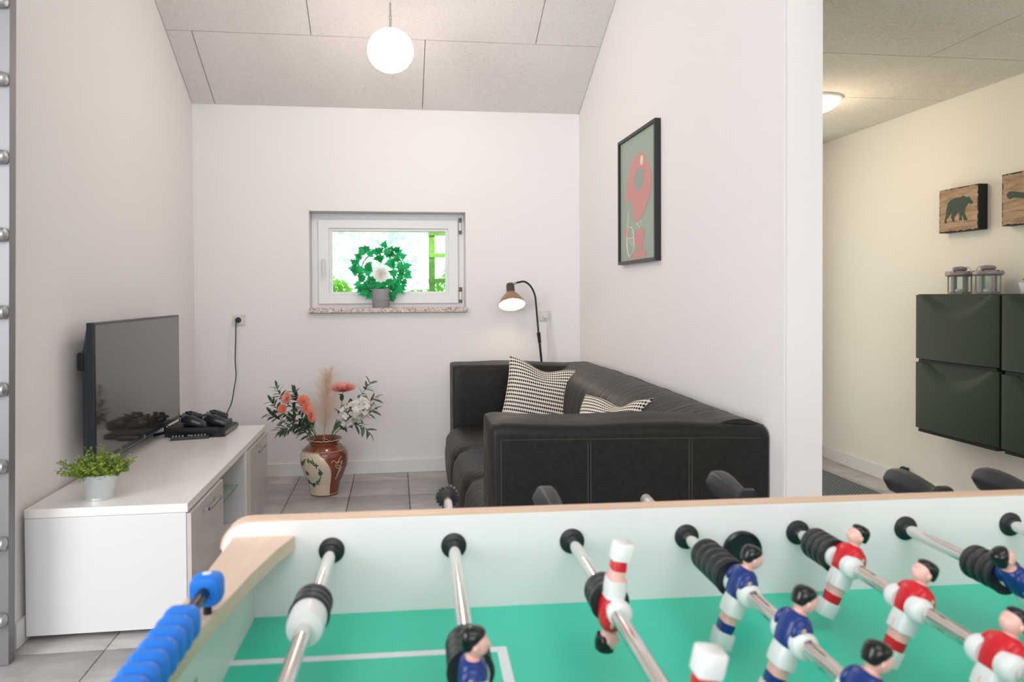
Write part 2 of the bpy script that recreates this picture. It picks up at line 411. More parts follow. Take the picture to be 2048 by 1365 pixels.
# ------------------------------------------------------------------ outdoors beyond the window
lawn = struct(G().box(-9, 5.0, -.35, 9, 16, -.25).obj('floor_garden', leaf_mat('lawn', (.16, .35, .05), (.3, .5, .12), 0), smooth=False))
def leaf_cloud(name, c, rad, n, size, m, label, cat, seed):
    rd = random.Random(seed); g = G()
    for _ in range(n):
        th = rd.uniform(0, 2*pi); ph = math.acos(rd.uniform(-1, 1)); r = rd.uniform(.55, 1)**.5
        p = Vector((c[0]+rad[0]*r*sin(ph)*cos(th), c[1]+rad[1]*r*sin(ph)*sin(th), c[2]+rad[2]*r*cos(ph)))
        q = Matrix.Translation(p) @ Matrix.Rotation(rd.uniform(0, 6.3), 4, Vector((rd.gauss(0, 1), rd.gauss(0, 1), rd.gauss(0, 1))).normalized())
        s = size*rd.uniform(.6, 1.3); b = len(g.v)
        g.add([(-s, 0, 0), (0, -s*.45, s*.1), (s, 0, 0), (0, s*.45, s*.1)], [(0, 1, 2, 3)]); g.xf(q, b)
    root = empty(name, (c[0], c[1], -.25), label, cat)
    g.xf(Matrix.Translation((-c[0], -c[1], .25)))
    f = g.obj('foliage', m, root, smooth=False); f['kind'] = 'stuff'
    t = G().tube([(0, .2, 0), (.03, .2, c[2]*.25), (0, .2, c[2]*.5)], [.06, .045, .03], 8); t.obj('trunk', M_TWIG, root)
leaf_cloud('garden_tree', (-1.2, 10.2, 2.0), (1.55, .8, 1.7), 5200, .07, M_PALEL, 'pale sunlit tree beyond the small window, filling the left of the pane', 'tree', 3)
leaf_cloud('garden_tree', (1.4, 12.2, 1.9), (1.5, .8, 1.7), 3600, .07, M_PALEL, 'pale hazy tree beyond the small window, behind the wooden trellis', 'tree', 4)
leaf_cloud('garden_bush', (-.72, 7.6, .70), (.42, .35, .66), 1500, .05, M_HEDGE, 'bright yellow-green bush low outside the window, left of the ivy wreath', 'bush', 5)
leaf_cloud('garden_bush', (.25, 7.8, .60), (.42, .35, .62), 1300, .05, M_HEDGE, 'bright green bush low outside the window, right of the ivy wreath', 'bush', 6)
leaf_cloud('garden_bush', (.75, 8.5, .85), (.4, .3, .65), 1000, .05, M_HEDGE, 'green bush outside at the foot of the wooden trellis', 'bush', 8)
tr = empty('garden_trellis', (.4, 8, -.25), 'mossy wooden trellis with green rails outside the window pane\'s right side', 'trellis')
M_MOSS = leaf_mat('mossy_timber', (.07, .20, .02), (.16, .32, .05), 0)
G().box(-.032, -.04, 0, .032, .04, 2.9).obj('post', M_MOSS, tr)
G().box(1.25, -.04, 0, 1.34, .04, 2.9).obj('post', M_MOSS, tr)
for z in (1.55, 1.83, 2.07, 2.3): G().box(-.04, -.06, z-.025, 1.4, -.03, z+.02).obj('rail', M_MOSS, tr)

# ------------------------------------------------------------------ pendant, lamps
pd = empty('pendant_lamp', (-.016, 3.6, 2.352), 'white opal glass globe lamp, lit, hanging from the sloping ceiling', 'lamp')
M_OPAL = mat('opal_glow', (1, .97, .92), .3, emit=(1, .86, .70), estr=2.6)
g = G(); pr = []
for i in range(25):
    a = -pi/2+pi*i/24; rr_ = max(cos(a), .012)**.92*.1135; pr.append((rr_, sin(a)*.105*(1.0)+(.006 if abs(a) < 1 else 0)*0))
g.lathe(pr, 40); g.obj('globe', M_OPAL, pd)
g = G().lathe([(.0055, .103), (.0055, .16), (.0075, .162), (.0075, .17), (.0045, .172), (.0045, .235)], 14); g.obj('stem', mat('brushed_nickel', (.5, .48, .45), .3, .9), pd)
G().tube([(0, 0, .23), (0, 0, cz(3.6)-2.352-.01)], .0025, 8).obj('cord', M_WHITE, pd)
G().lathe([(.045, cz(3.6)-2.352-.05), (.045, cz(3.6)-2.352-.005), (.01, cz(3.6)-2.352+.0)], 20).obj('canopy', M_WHITE, pd)
light('pendant_light', 'POINT', (-.016, 3.6, 2.12), 9, (1, .86, .74), .11)

cl = empty('ceiling_light', (2.215, 3.62, 2.18), 'white dome ceiling light, lit, half hidden behind the partition wall edge', 'lamp')
G().lathe([(.155, 0), (.155, -.010), (.150, -.014)], 36).obj('rim', M_WHITE, cl)
G().lathe([(.148, -.014), (.138, -.032), (.10, -.058), (.04, -.074), (.005, -.076)], 36).obj('diffuser', mat('dome_glow', (1, .95, .85), .4, emit=(1, .84, .62), estr=1.3), cl)
light('ceiling_dome_light', 'POINT', (2.215, 3.62, 1.90), 4, (1, .82, .58), .09)

LY = 4.535
fl = empty('floor_lamp', (.93, LY, 0), 'black bent-neck floor lamp with bronze shade, lit, behind the sofa\'s far arm', 'lamp')
def FL(p): return (p[0]-.93, 0, p[1])
M_LAMPP = mat('black_lamp_pole', (.012, .018, .02), .35, .3)
G().lathe([(.12, 0), (.12, .012), (.1, .022), (.02, .03)], 32, sx=.9, sy=.9).obj('base', M_LAMPP, fl)
G().tube([FL((.93, .02)), FL((.93, .6)), FL((.926, .71)), FL((.911, .862))], .0075, 12).obj('pole', M_LAMPP, fl)
G().tube([FL((.914, .835)), FL((.910, .875)), FL((.907, .90))], [.011, .011, .013], 12).obj('pole_joint', M_LAMPP, fl)
pth = smooth_path([FL(p) for p in ((.908, .88), (.904, .93), (.892, 1.075), (.886, 1.13), (.872, 1.172), (.848, 1.207), (.815, 1.227), (.775, 1.222), (.752, 1.217))], 5)
G().tube(pth, .0062, 10).obj('gooseneck', M_LAMPP, fl)
G().tube([FL((.765, 1.2195)), FL((.738, 1.214))], .008, 10).obj('collar', M_STEEL, fl)
def shade_m():
    m = mat('bronze_shade', (.34, .20, .10), .35, .2); return m
shm = Matrix.Translation(FL((.7255, 1.19))) @ Matrix.Rotation(R_(-29), 4, 'X')
g = G().lathe([(.008, .026), (.022, .024), (.0265, .012), (.0265, -.036), (.03, -.04)], 28, caps=True); g.xf(shm); g.obj('socket_housing', mat('aged_bronze', (.09, .075, .055), .4, .6), fl)
g = G().lathe([(.028, -.038), (.040, -.052), (.062, -.078), (.078, -.105), (.086, -.126), (.084, -.126), (.076, -.105), (.060, -.078), (.038, -.052), (.026, -.040)], 36, caps=False); g.xf(shm); g.obj('lamp_shade', [shade_m()], fl)
g = G().lathe([(.083, -.1245), (.075, -.104), (.059, -.077), (.037, -.051), (.02, -.045)], 36, caps=False); g.xf(shm); g.obj('shade_lining', M_WHITE, fl)
g = G().lathe([(.012, -.045), (.022, -.058), (.026, -.068), (.024, -.078), (.012, -.082), (.002, -.083)], 20); g.xf(shm); g.obj('bulb', mat('bulb_glow', (1, 1, 1), .4, emit=(1, .88, .66), estr=14), fl)
lp = shm @ Vector((0, 0, -.100))
light('floor_lamp_light', 'POINT', (fl.location.x+lp.x, LY+lp.y, lp.z), .6, (1, .72, .42), .012)

# ------------------------------------------------------------------ sockets, cables
def socket(x, z, label):
    s = empty('wall_socket', (x, YB, z), label, 'socket')
    G().prism(rrect(.078, .066, .004), 1, -.011, 0).obj('plate', mat('ivory_socket', (.70, .68, .64), .35), s, bevel=.002, seg=2)
    G().prism(rrect(.05, .05, .02), 1, -.013, -.008).obj('insert', M_WHITE, s)
    return s
socket(-.972, .996, 'square white wall socket left of the window, holding a black plug')
socket(.975, 1.003, 'square white wall socket right of the floor lamp pole, holding a white plug')
pc = empty('power_cable', (-.975, YB-.011, .995), 'black power cable hanging from the left wall socket down to the game console', 'cable')
G().lathe([(.018, 0), (.018, .012), (.014, .02)], 20).xf(Matrix.Rotation(pi/2, 4, 'X')).obj('plug', M_BLACKP, pc)
cp = [(0, -.025, 0), (-.006, -.04, -.012), (-.008, -.042, -.10), (-.012, -.045, -.25), (-.007, -.05, -.34), (-.015, -.07, -.42), (-.02, -.12, -.50), (-.025, -.22, -.545)]
G().tube(smooth_path(cp, 6), .0035, 8).obj('cord', M_BLACKP, pc)
pc = empty('power_cable', (.972, YB-.011, 1.003), 'white power cable hanging from the right wall socket behind the sofa', 'cable')
G().lathe([(.019, 0), (.019, .014), (.014, .026)], 20).xf(Matrix.Rotation(pi/2, 4, 'X')).obj('plug', M_WHITEM, pc)
G().tube(smooth_path([(.008, -.02, 0), (.012, -.03, -.02), (.018, -.02, -.15), (.02, -.015, -.5), (.01, -.02, -.97)], 5), .003, 8).obj('cord', M_WHITEM, pc)

# ------------------------------------------------------------------ ladder
ld = empty('wall_ladder', (-1.24, 2.43, 0), 'grey steel loft ladder with round rungs at the left edge beside the wall end', 'ladder')
def lad_x(z): return -1.203+.0165*z
for nm, dx in (('side_rail', 0), ('side_rail', -.46)):
    rings = []
    for z in (0.0, 3.5):
        x1 = lad_x(z)+dx+1.24-.001; 
        rings.append([(x1-.10, -.03, z), (x1, -.03, z), (x1, .008, z), (x1-.10, .008, z)])
    G().loft(rings).obj(nm, M_RAIL, ld, bevel=.002, seg=2)
for k in range(14):
    z = .147+.2386*k
    if z > 3.4: break
    x1 = lad_x(z)+1.24+.000
    g = G(); g.tube([(x1-.52, -.045, z), (x1-.016, -.045, z), (x1-.005, -.045, z), (x1, -.045, z)], [.0215, .0215, .019, .008], 16)
    rg = g.obj('rung', M_STEEL, ld)
    G().cbox((x1-.038, -.0668, z+.003), (.012, .003, .012)).obj('bolt_hole', M_DARKM, rg)
    G().cbox((x1-.03, -.034, z), (.03, .012, .03)).obj('bracket', M_STEEL, rg)

# ------------------------------------------------------------------ tv bench
BX0, BX1, BY0, BY1 = -1.224, -.712, 2.548, 4.03
tb = empty('tv_bench', (BX0, BY0, 0), 'long low white media bench with two doors and open glass shelf under the television', 'cabinet')
def tbx(nm, b, m=M_WHITE, par=None, bev=.0015, **k):
    g = G().box(*b).xf(Matrix.Translation((-BX0, -BY0, 0))); return g.obj(nm, m, par or tb, bevel=bev, seg=2)
tbx('worktop', (BX0, BY0, .413, BX1+.006, BY1+.004, .443), wood('gloss_cream_top', (.84, .81, .79), (.88, .85, .83), (2, .6, 2), .22))
tbx('end_panel', (BX0, BY0+.001, .02, BX1, BY0+.02, .412))
tbx('end_panel', (BX0, BY1-.02, .0, BX1, BY1, .412))
tbx('divider', (BX0, 3.0, .02, BX1, 3.018, .412)); tbx('divider', (BX0, 3.50, .02, BX1, 3.518, .412))
tbx('bottom_panel', (BX0, BY0+.02, .06, BX1, BY1-.02, .078)); tbx('back_panel', (BX0, BY0+.02, .078, BX0+.008, BY1-.02, .412))
tbx('plinth', (BX1-.02, BY0+.02, 0, BX1-.002, BY1-.02, .058))
def doorp(y0, y1, hy0, hy1):
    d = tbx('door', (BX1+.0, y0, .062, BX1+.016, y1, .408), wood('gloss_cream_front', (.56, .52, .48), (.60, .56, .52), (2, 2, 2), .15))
    g = G().box(BX1+.034, hy0, .372, BX1+.044, hy1, .380).box(BX1+.016, hy0, .365, BX1+.042, hy0+.012, .380).box(BX1+.016, hy1-.012, .365, BX1+.042, hy1, .380)
    g.xf(Matrix.Translation((-BX0, -BY0, 0))); g.obj('handle', M_STEEL, d, bevel=.001, seg=2)
doorp(2.552, 3.008, 2.70, 2.87); doorp(3.55, 4.022, 3.66, 3.83)
tbx('upright_strip', (BX1-.01, 3.518, .06, BX1+.004, 3.548, .412))
tbx('glass_shelf', (BX0+.01, 3.019, .255, BX1-.03, 3.499, .261), M_GLASS_G, bev=.0005)
for y in (3.12, 3.44):
    for z in (.2, .245, .3): pass

# television
tv = empty('television', (-1.13, 3.43, .443), 'large flat black television standing on the white bench along the left wall', 'television')
def tvo(g, nm, m, par=None, **k): return g.xf(Matrix.Translation((1.13, -3.43, -.443))).obj(nm, m, par or tv, **k)
TY0, TY1, TZ0, TZ1 = 2.90, 3.985, .500, 1.048
M_TVB = mat('dark_blue_black_bezel', (.012, .022, .032), .3)
tvo(G().box(-1.165, TY0, TZ0, -1.137, TY1, TZ1), 'bezel', M_TVB, bevel=.004)
M_SCR = mat('tv_screen', (.040, .036, .033), .06, spec=.8, coat=.45); 
tvo(G().box(-1.139, TY0+.010, TZ0+.022, -1.1355, TY1-.010, TZ1-.010), 'screen', M_SCR, smooth=False)
g = G(); g.loft([[(-1.165, y, z) for y, z in ((TY0+.005, TZ0+.01), (TY1-.005, TZ0+.01), (TY1-.005, TZ1-.01), (TY0+.005, TZ1-.01))],
    [(-1.205, y, z) for y, z in ((TY0+.06, TZ0+.03), (TY1-.06, TZ0+.03), (TY1-.06, TZ1-.12), (TY0+.06, TZ1-.12))]]); tvo(g, 'back_cover', M_TVB, bevel=.006)
tvo(G().box(-1.225, TY0+.06, .86, -1.20, TY0+.12, .93), 'wall_bracket', M_BLACKP, bevel=.006)
tvo(G().box(-1.139, 3.43, .506, -1.1345, 3.446, .515), 'logo_plate', M_STEEL, bevel=.001)
for y in (3.1, 3.78):
    g = G(); g.tube([(-1.152, y, .502), (-1.152, y, .462), (-1.09, y, .450)], .007, 8); g.tube([(-1.152, y, .462), (-1.205, y, .450)], .007, 8); tvo(g, 'foot', M_TVB)
# game console
gc = empty('game_console', (-.98, 3.86, .443), 'flat black slanted game console on the far end of the bench', 'game console', rz=R_(-2))
gm = mat('console_matt_black', (.010, .014, .016), .38)
def slab(z0, z1, x0, x1, y0, y1, sh):
    return G().loft([[(x0, y0, z0), (x1, y0, z0), (x1, y1, z0), (x0, y1, z0)], [(x0+sh, y0-sh*.3, z1), (x1+sh, y0-sh*.3, z1), (x1+sh, y1-sh*.3, z1), (x0+sh, y1-sh*.3, z1)]])
slab(.004, .026, -.155, .135, -.135, .135, .0).obj('lower_shell', M_BLACKG, gc, bevel=.002)
slab(.026, .030, -.145, .125, -.13, .13, .0).obj('groove', M_BLACKP, gc)
slab(.030, .050, -.150, .105, -.135, .135, -.004).obj('upper_shell', gm, gc, bevel=.002)
G().box(.1355, -.10, .012, .137, -.07, .018).obj('power_led_strip', M_STEEL, gc)
cab = tag(G().tube(smooth_path([(-1.13, 3.80, .452), (-1.16, 3.86, .48), (-1.2, 3.9, .49), (-1.215, 4.0, .46)], 5), .003, 8).obj('console_cable', M_BLACKP), 'thin black cable curving out behind the game console', 'cable')
def gamepad(loc, rz, label):
    e = empty('gamepad', loc, label, 'game controller', 'gamepads lying on the game console', rz); e.scale = (1.22, 1.15, 1.3)
    g = G(); g.ell((0, 0, .028), (.056, .030, .016), nu=22); g.obj('body', M_BLACKP, e)
    for s in (-1, 1):
        pts = smooth_path([(s*.050, .006, .030), (s*.060, -.016, .028), (s*.068, -.045, .020), (s*.070, -.066, .014)], 3)
        G().tube(pts, [.020+.002*sin(i) *0 + (.002 if i < 5 else -.0005*(i-5)) for i in range(len(pts))], 14).obj('grip', M_BLACKG, e)
        gr = G().lathe([(.006, .038), (.006, .050), (.0095, .052), (.0095, .055), (.006, .056)], 14, c=(s*.026, -.012, 0)); gr.obj('thumbstick', M_BLACKP, e)
        G().cbox((s*.048, .027, .034), (.026, .012, .010)).obj('shoulder_button', M_BLACKG, e, bevel=.003)
        for k in range(4): pass
    g = G()
    for k in range(4): g.lathe([(.0035, .040), (.0035, .0455)], 10, c=(.052+.010*cos(k*pi/2), .008+.010*sin(k*pi/2), 0))
    g.obj('face_buttons', mat('pad_button', (.16, .17, .2), .3), e)
    G().cbox((-.052, .008, .0435), (.024, .008, .004)).cbox((-.052, .008, .0435), (.008, .024, .004)).obj('direction_pad', M_DARKM, e)
    G().cbox((0, .012, .0435), (.048, .026, .003)).obj('touchpad', M_DARKM, e, bevel=.001)
    G().cbox((0, .031, .032), (.03, .003, .006)).obj('light_bar', mat('light_bar_grey', (.35, .36, .4), .3), e)
gamepad((-1.055, 3.82, .484), R_(104), 'black gamepad lying on the left half of the game console')
gamepad((-.945, 3.84, .484), R_(100), 'black gamepad lying on the right half of the game console')
rm = empty('remote_control', (-1.008, 3.695, .443), 'slim black remote control lying in front of the game console', 'remote control', rz=R_(12))
G().box(-.088, -.021, .0, .088, .021, .016).obj('body', M_BLACKP, rm, bevel=.004)
kb = G().box(-.012, -.012, .016, .012, .012, .019).obj('button_pad', mat('remote_button', (.30, .30, .31), .4), rm, bevel=.001)
me_key = G().box(-.0032, -.003, 0, .0032, .003, .0022); 
k0 = None
for i in range(11):
    for j in range(3):
        if i in (4, 5) : continue
        p = (-.078+.0145*i, -.0125+.0125*j, .016)
        if k0 is None: k0 = me_key.obj('key', mat('remote_key', (.45, .45, .46), .4), rm); k0.location = p
        else: inst('key', k0.data, rm, p)

# bucket plant
bp = empty('potted_plant', (-1.028, 2.655, .443), 'small bushy green plant in a zinc bucket on the near end of the bench', 'plant')
G().lathe([(.045, .0), (.046, .004), (.046, .012), (.048, .014), (.059, .088), (.0605, .091), (.058, .092), (.054, .086), (.050, .07), (.001, .07)], 36, caps=True).obj('bucket', M_ZINC, bp)
rd = random.Random(11); g = G(); gs = G()
for s in range(230):
    th = rd.uniform(0, 2*pi); sp = rd.uniform(0, 1)**.55; ln = rd.uniform(.05, .095) if rd.random() < .93 else .115
    d = Vector((cos(th)*sp*.72-.06, sin(th)*sp*.6, 1.15-sp*.62)).normalized(); b0 = Vector((cos(th)*sp*.045, sin(th)*sp*.045, .075))
    d.x -= .12*(th > 2)*(th < 4.4)
    pts = [b0+d*ln*t+Vector((0, 0, -.02*sp*t*t)) for t in (0, .5, 1)]
    gs.tube(pts, .0007, 4, caps=False)
    for k in range(13):
        t = .05+1.0*k/13; p = b0+d*ln*t+Vector((rd.gauss(0, .004), rd.gauss(0, .004), -.02*sp*t*t+rd.gauss(0, .003)))
        q = Matrix.Translation(p) @ Matrix.Rotation(rd.uniform(0, 6.3), 4, Vector((rd.gauss(0, 1), rd.gauss(0, 1), rd.gauss(0, 1))).normalized())
        b = len(g.v); z = rd.uniform(.0042, .0078)
        g.add([(-z, 0, 0), (-z*.1, -z*.75, .001), (z, 0, 0), (-z*.1, z*.75, .001)], [(0, 1, 2, 3)]); g.xf(q, b)
tag(g.obj('foliage', M_HERB, bp, smooth=False), kind='stuff'); tag(gs.obj('sprigs', M_STEM, bp), kind='stuff')

# ------------------------------------------------------------------ floor vase and stems
VX, VY = -.415, 4.235
vs = empty('floor_vase', (VX, VY, 0), 'brown glazed ceramic floor vase with cream panel and painted flower wreath', 'vase')
M_BRN = mat('brown_glaze', (.22, .062, .028), .18, coat=.5); M_CRM = mat('cream_glaze', (.72, .62, .47), .2, coat=.5)
VP = [(.070, 0), (.078, .004), (.079, .02), (.090, .07), (.112, .12), (.130, .165), (.137, .20), (.134, .235), (.120, .265), (.096, .285), (.083, .295), (.084, .305), (.098, .316), (.101, .321), (.097, .323), (.084, .312), (.076, .29), (.09, .25), (.1, .2), (.08, .1), (.05, .02), (.001, .018)]
G().lathe(VP, 48).obj('jar', M_BRN, vs)
def vr(z):
    for (r1, z1), (r2, z2) in zip(VP[:12], VP[1:12]):
        if z1 <= z <= z2: return r1+(r2-r1)*(z-z1)/(z2-z1)
    return .08
def vpt(a, z, off=.0012): r = vr(z)+off; return (r*cos(a), r*sin(a), z)
# the side facing the room is angle -90 deg; panel leans left
g = G(); nz = 24; na = 26; idx = {}
def panel_edge(z): # right edge angle as function of height
    t = z/.262; return R_(-90)+R_(22-34*max(0, (t-.45)/.55)**2.2+4*(1-t)) if t < 1 else R_(-90-12)
for i in range(nz+1):
    z = .008+(.258-.008)*i/nz; aR = panel_edge(z); aL = R_(-90-88)
    for j in range(na+1): g.v.append(Vector(vpt(aL+(aR-aL)*j/na, z)))
for i in range(nz):
    for j in range(na): a = i*(na+1)+j; g.f.append((a, a+1, a+na+2, a+na+1)); g.m.append(0)
g.obj('cream_panel', M_CRM, vs)
for z, nm in ((.262, 'wavy_band'), (.014, 'wavy_band')):
    a_n = 150; G().tube([vpt(2*pi*i/a_n, z+.0022*sin(i*1.25), .0018) for i in range(a_n+1)], .0016, 6).obj(nm, mat('pale_slip', (.66, .52, .42), .4), vs)
G().tube([(.1015*cos(2*pi*i/100), .1015*sin(2*pi*i/100), .3205+.0018*sin(i*1.26)) for i in range(101)], .002, 6).obj('rim_trim', mat('pale_slip'), vs)
def surf_leaf(g, a, z, ln, wd, rot, mi=0, off=.0022):
    P = []
    for k in range(8):
        t = k/8*2*pi; u = cos(t)*ln; w = sin(t)*wd*(1 if abs(cos(t)) < .9 else .8)
        du = u*cos(rot)-w*sin(rot); dz = u*sin(rot)+w*cos(rot)
        zz = min(max(z+dz, .01), .29); P.append(vpt(a+du/vr(z), zz, off))
    g.add(P, [tuple(range(8))], mi)
gl = G(); rd = random.Random(5)
ac, zc = R_(-90-36), .145
for k in range(74):
    t = rd.uniform(-2.4, 2.7); r1 = rd.gauss(1, .06)
    a = ac+r1*.060*cos(t)/.125*1.12; z = zc+r1*.072*sin(t)
    surf_leaf(gl, a, z, .0080, .0028, t+pi/2+rd.choice((-.7, .7, 0)), 0, .002+.00002*k)
gl.obj('painted_leaves', mat('painted_green', (.07, .16, .05), .3), vs)
gf = G()
for (t, r1, n) in ((2.35, 1, 7), (.05, 1.02, 7), (.75, 1, 4), (-2.2, 1, 7), (3.3, .3, 6), (-1.5, 1.02, 5), (1.45, 1.02, 3)):
    a = ac+r1*.060*cos(t)/.125*1.12; z = zc+r1*.072*sin(t)
    for k in range(n): an = 2*pi*k/n; surf_leaf(gf, a+.0085*cos(an)/.13, z+.0085*sin(an), .0062, .0038, an, 0, .0036+.00003*k)
gf.obj('painted_flowers', mat('painted_blue', (.03, .06, .20), .3), vs)
gw = G()
for pts in ([(-34, .205), (-31, .215), (-26, .213), (-22, .200), (-12, .205), (-5, .19)], [(-22, .2), (-14, .215), (-7, .235)], [(-14, .12), (-12, .15), (-9, .18), (-5, .21)], [(-22, .19), (-16, .185), (-9, .17)], [(-25, .19), (-19, .17), (-12, .165)], [(-16, .10), (-10, .14), (-4, .17)]):
    gw.tube(smooth_path([vpt(R_(-90+48+a), z, .0018) for a, z in [(p[0]+8, p[1]) for p in pts]], 4), .0018, 6)
gw.obj('raised_floral_line', mat('pale_slip'), vs)

def leaf_mesh(nm, L, Wd, m, bend=.25, nseg=5):
    g = G()
    for i in range(nseg+1):
        t = i/nseg; w = Wd/2*sin(pi*min(1, .06+t*.94))**.8; z = -bend*L*t*t
        for s in (-1, 0, 1): g.v.append(Vector((L*t, s*w, z+abs(s)*w*.25)))
    for i in range(nseg):
        for s in range(2): a = i*3+s; g.f.append((a, a+1, a+4, a+3)); g.m.append(0)
    o = g.obj(nm, m); me = o.data; bpy.data.objects.remove(o); return me
ME_OL = leaf_mesh('leaf', .060, .020, M_OLIVE); ME_OLB = leaf_mesh('leaf', .062, .030, leaf_mat('broad_leaf', (.02, .09, .03), (.05, .16, .06), .15))
def orient(p, d, roll, sc):
    d = Vector(d).normalized(); q = d.to_track_quat('X', 'Z').to_matrix().to_4x4()
    return Matrix.Translation(p) @ q @ Matrix.Rotation(roll, 4, 'X') @ Matrix.Scale(sc, 4)
def stem(name, pts, label, cat, group=None, r=.0025, mt=None, nl=0, leafme=None, lsc=1, t0=.3, seed=1, spread=.9):
    base_ = Vector(pts[0]); e = empty(name, base_, label, cat, group); rd = random.Random(seed)
    P = smooth_path([Vector(p)-base_ for p in pts], 6)
    G().tube(P, [r*(1-.6*i/len(P)) for i in range(len(P))], 6).obj('stem', mt or M_STEM, e)
    for k in range(nl):
        t = t0+(1-t0)*k/max(1, nl-1); i = min(int(t*(len(P)-1)), len(P)-2); p = P[i]; d = (P[i+1]-P[i]).normalized()
        s = d.orthogonal().normalized(); s = Matrix.Rotation(k*2.4+rd.uniform(-.4, .4), 3, d) @ s
        dd = d*(.75 if k < nl-1 else 2)+s*spread
        inst('leaf', leafme or ME_OL, e, m4=orient(p, dd, rd.uniform(-.6, .6), lsc*rd.uniform(.7, 1.12)))
    return e, P
B0 = (VX-.03, VY, .25)
gp_ = 'leafy branches in the floor vase'
LB = [((-.49, 4.22, .36), (-.545, 4.18, .47), (-.635, 4.17, .56), (-.675, 4.16, .645)),
      ((-.50, 4.20, .35), (-.57, 4.14, .43), (-.66, 4.12, .46), (-.70, 4.1, .50)),
      ((-.47, 4.23, .37), (-.515, 4.2, .47), (-.56, 4.19, .56), (-.585, 4.2, .60)),
      ((-.49, 4.2, .36), (-.57, 4.16, .45), (-.645, 4.13, .50), (-.70, 4.12, .565)),
      ((-.48, 4.17, .34), (-.54, 4.12, .40), (-.60, 4.08, .415), (-.64, 4.06, .40))]
lbl = ['tallest leafy branch at the left of the floor vase', 'leafy branch reaching furthest left from the floor vase', 'leafy branch beside the pampas plume in the floor vase', 'dense leafy branch under the left coral flowers in the floor vase', 'drooping lowest left leafy branch of the floor vase']
for k, b in enumerate(LB): stem('leafy_branch', [B0]+list(b), lbl[k], 'branch', gp_, nl=32, t0=.30, seed=20+k, spread=1.0)
RB = [((-.36, 4.24, .37), (-.28, 4.24, .47), (-.20, 4.24, .57), (-.145, 4.22, .645)),
      ((-.36, 4.22, .36), (-.28, 4.2, .42), (-.19, 4.18, .45), (-.12, 4.16, .50)),
      ((-.35, 4.2, .35), (-.29, 4.17, .40), (-.21, 4.13, .41), (-.15, 4.1, .37)),
      ((-.36, 4.22, .36), (-.27, 4.2, .44), (-.18, 4.19, .51), (-.115, 4.19, .56))]
lbr = ['tallest leafy branch at the right of the floor vase', 'leafy branch reaching right below the white hydrangea', 'drooping lowest right leafy branch of the floor vase', 'leafy branch behind the white hydrangea, pointing right']
for k, b in enumerate(RB): stem('leafy_branch', [(VX+.02, VY, .25)]+list(b), lbr[k], 'branch', gp_, nl=24, t0=.38, seed=40+k, spread=.9)
def petals(name, R, layers, n, m, cup=.5, wid=.4):
    g = G()
    for l in range(layers):
        f = 1-l/layers*.75; el = .15+cup*l/layers*2.2
        for k in range(n-l):
            a = 2*pi*(k+.5*(l % 2))/(n-l); L = R*f; w = L*wid
            b = len(g.v); pr = [(0, 0, 0), (L*.4, -w*.5, .0), (L*.8, -w*.5, L*.05), (L, 0, L*.12), (L*.8, w*.5, L*.05), (L*.4, w*.5, 0)]
            g.add(pr, [(0, 1, 2, 3), (0, 3, 4, 5)])
            g.xf(Matrix.Translation((0, 0, .002*l)) @ Matrix.Rotation(a, 4, 'Z') @ Matrix.Rotation(-el, 4, 'Y'), b)
    o = g.obj(name, m); me = o.data; bpy.data.objects.remove(o); return me
ME_DAH = petals('flower_head', .078, 7, 16, M_PINK, .38, .3); ME_COR = petals('flower_head', .046, 5, 12, M_CORAL, .36, .40)
e, P = stem('pink_dahlia', [(VX+.01, VY, .25), (-.36, 4.25, .38), (-.318, 4.24, .50), (-.305, 4.22, .595)], 'large flat pink bloom on a tall stem beside the pampas plume', 'flower', r=.0035, nl=6, leafme=ME_OLB, t0=.45, seed=60)
inst('flower_head', ME_DAH, e, m4=Matrix.Translation(P[-1]) @ Matrix.Rotation(R_(12), 4, 'X') @ Matrix.Scale(1.08, 4))
cf = [((-.602, 4.10, .575), 'small coral flower highest at the left among the leaves'), ((-.625, 4.08, .520), 'small coral bud at the far left among the leaves'), ((-.515, 4.10, .560), 'coral flower beside the pampas plume, highest of the right-hand three'),
      ((-.495, 4.09, .518), 'coral flower just below the highest one beside the pampas plume'), ((-.473, 4.08, .470), 'lowest coral flower, just above the vase mouth at left')]
for k, (p, lb) in enumerate(cf):
    e, P = stem('coral_flower', [(VX-.03, VY, .25), (-.47, 4.2, .36), ((p[0]-.5)/2, 4.14, p[2]-.07), p], lb, 'flower', 'coral flowers on the left of the floor vase', r=.002, nl=4, leafme=ME_OLB, t0=.5, lsc=.75, seed=70+k)
    inst('flower_head', ME_COR, e, m4=Matrix.Translation(P[-1]) @ Matrix.Rotation(R_((62, 70, 50, 62, 60)[k]), 4, 'X') @ Matrix.Rotation(R_(20*k-30), 4, 'Y') @ Matrix.Scale((.85, .65, .85, .9, .8)[k], 4))
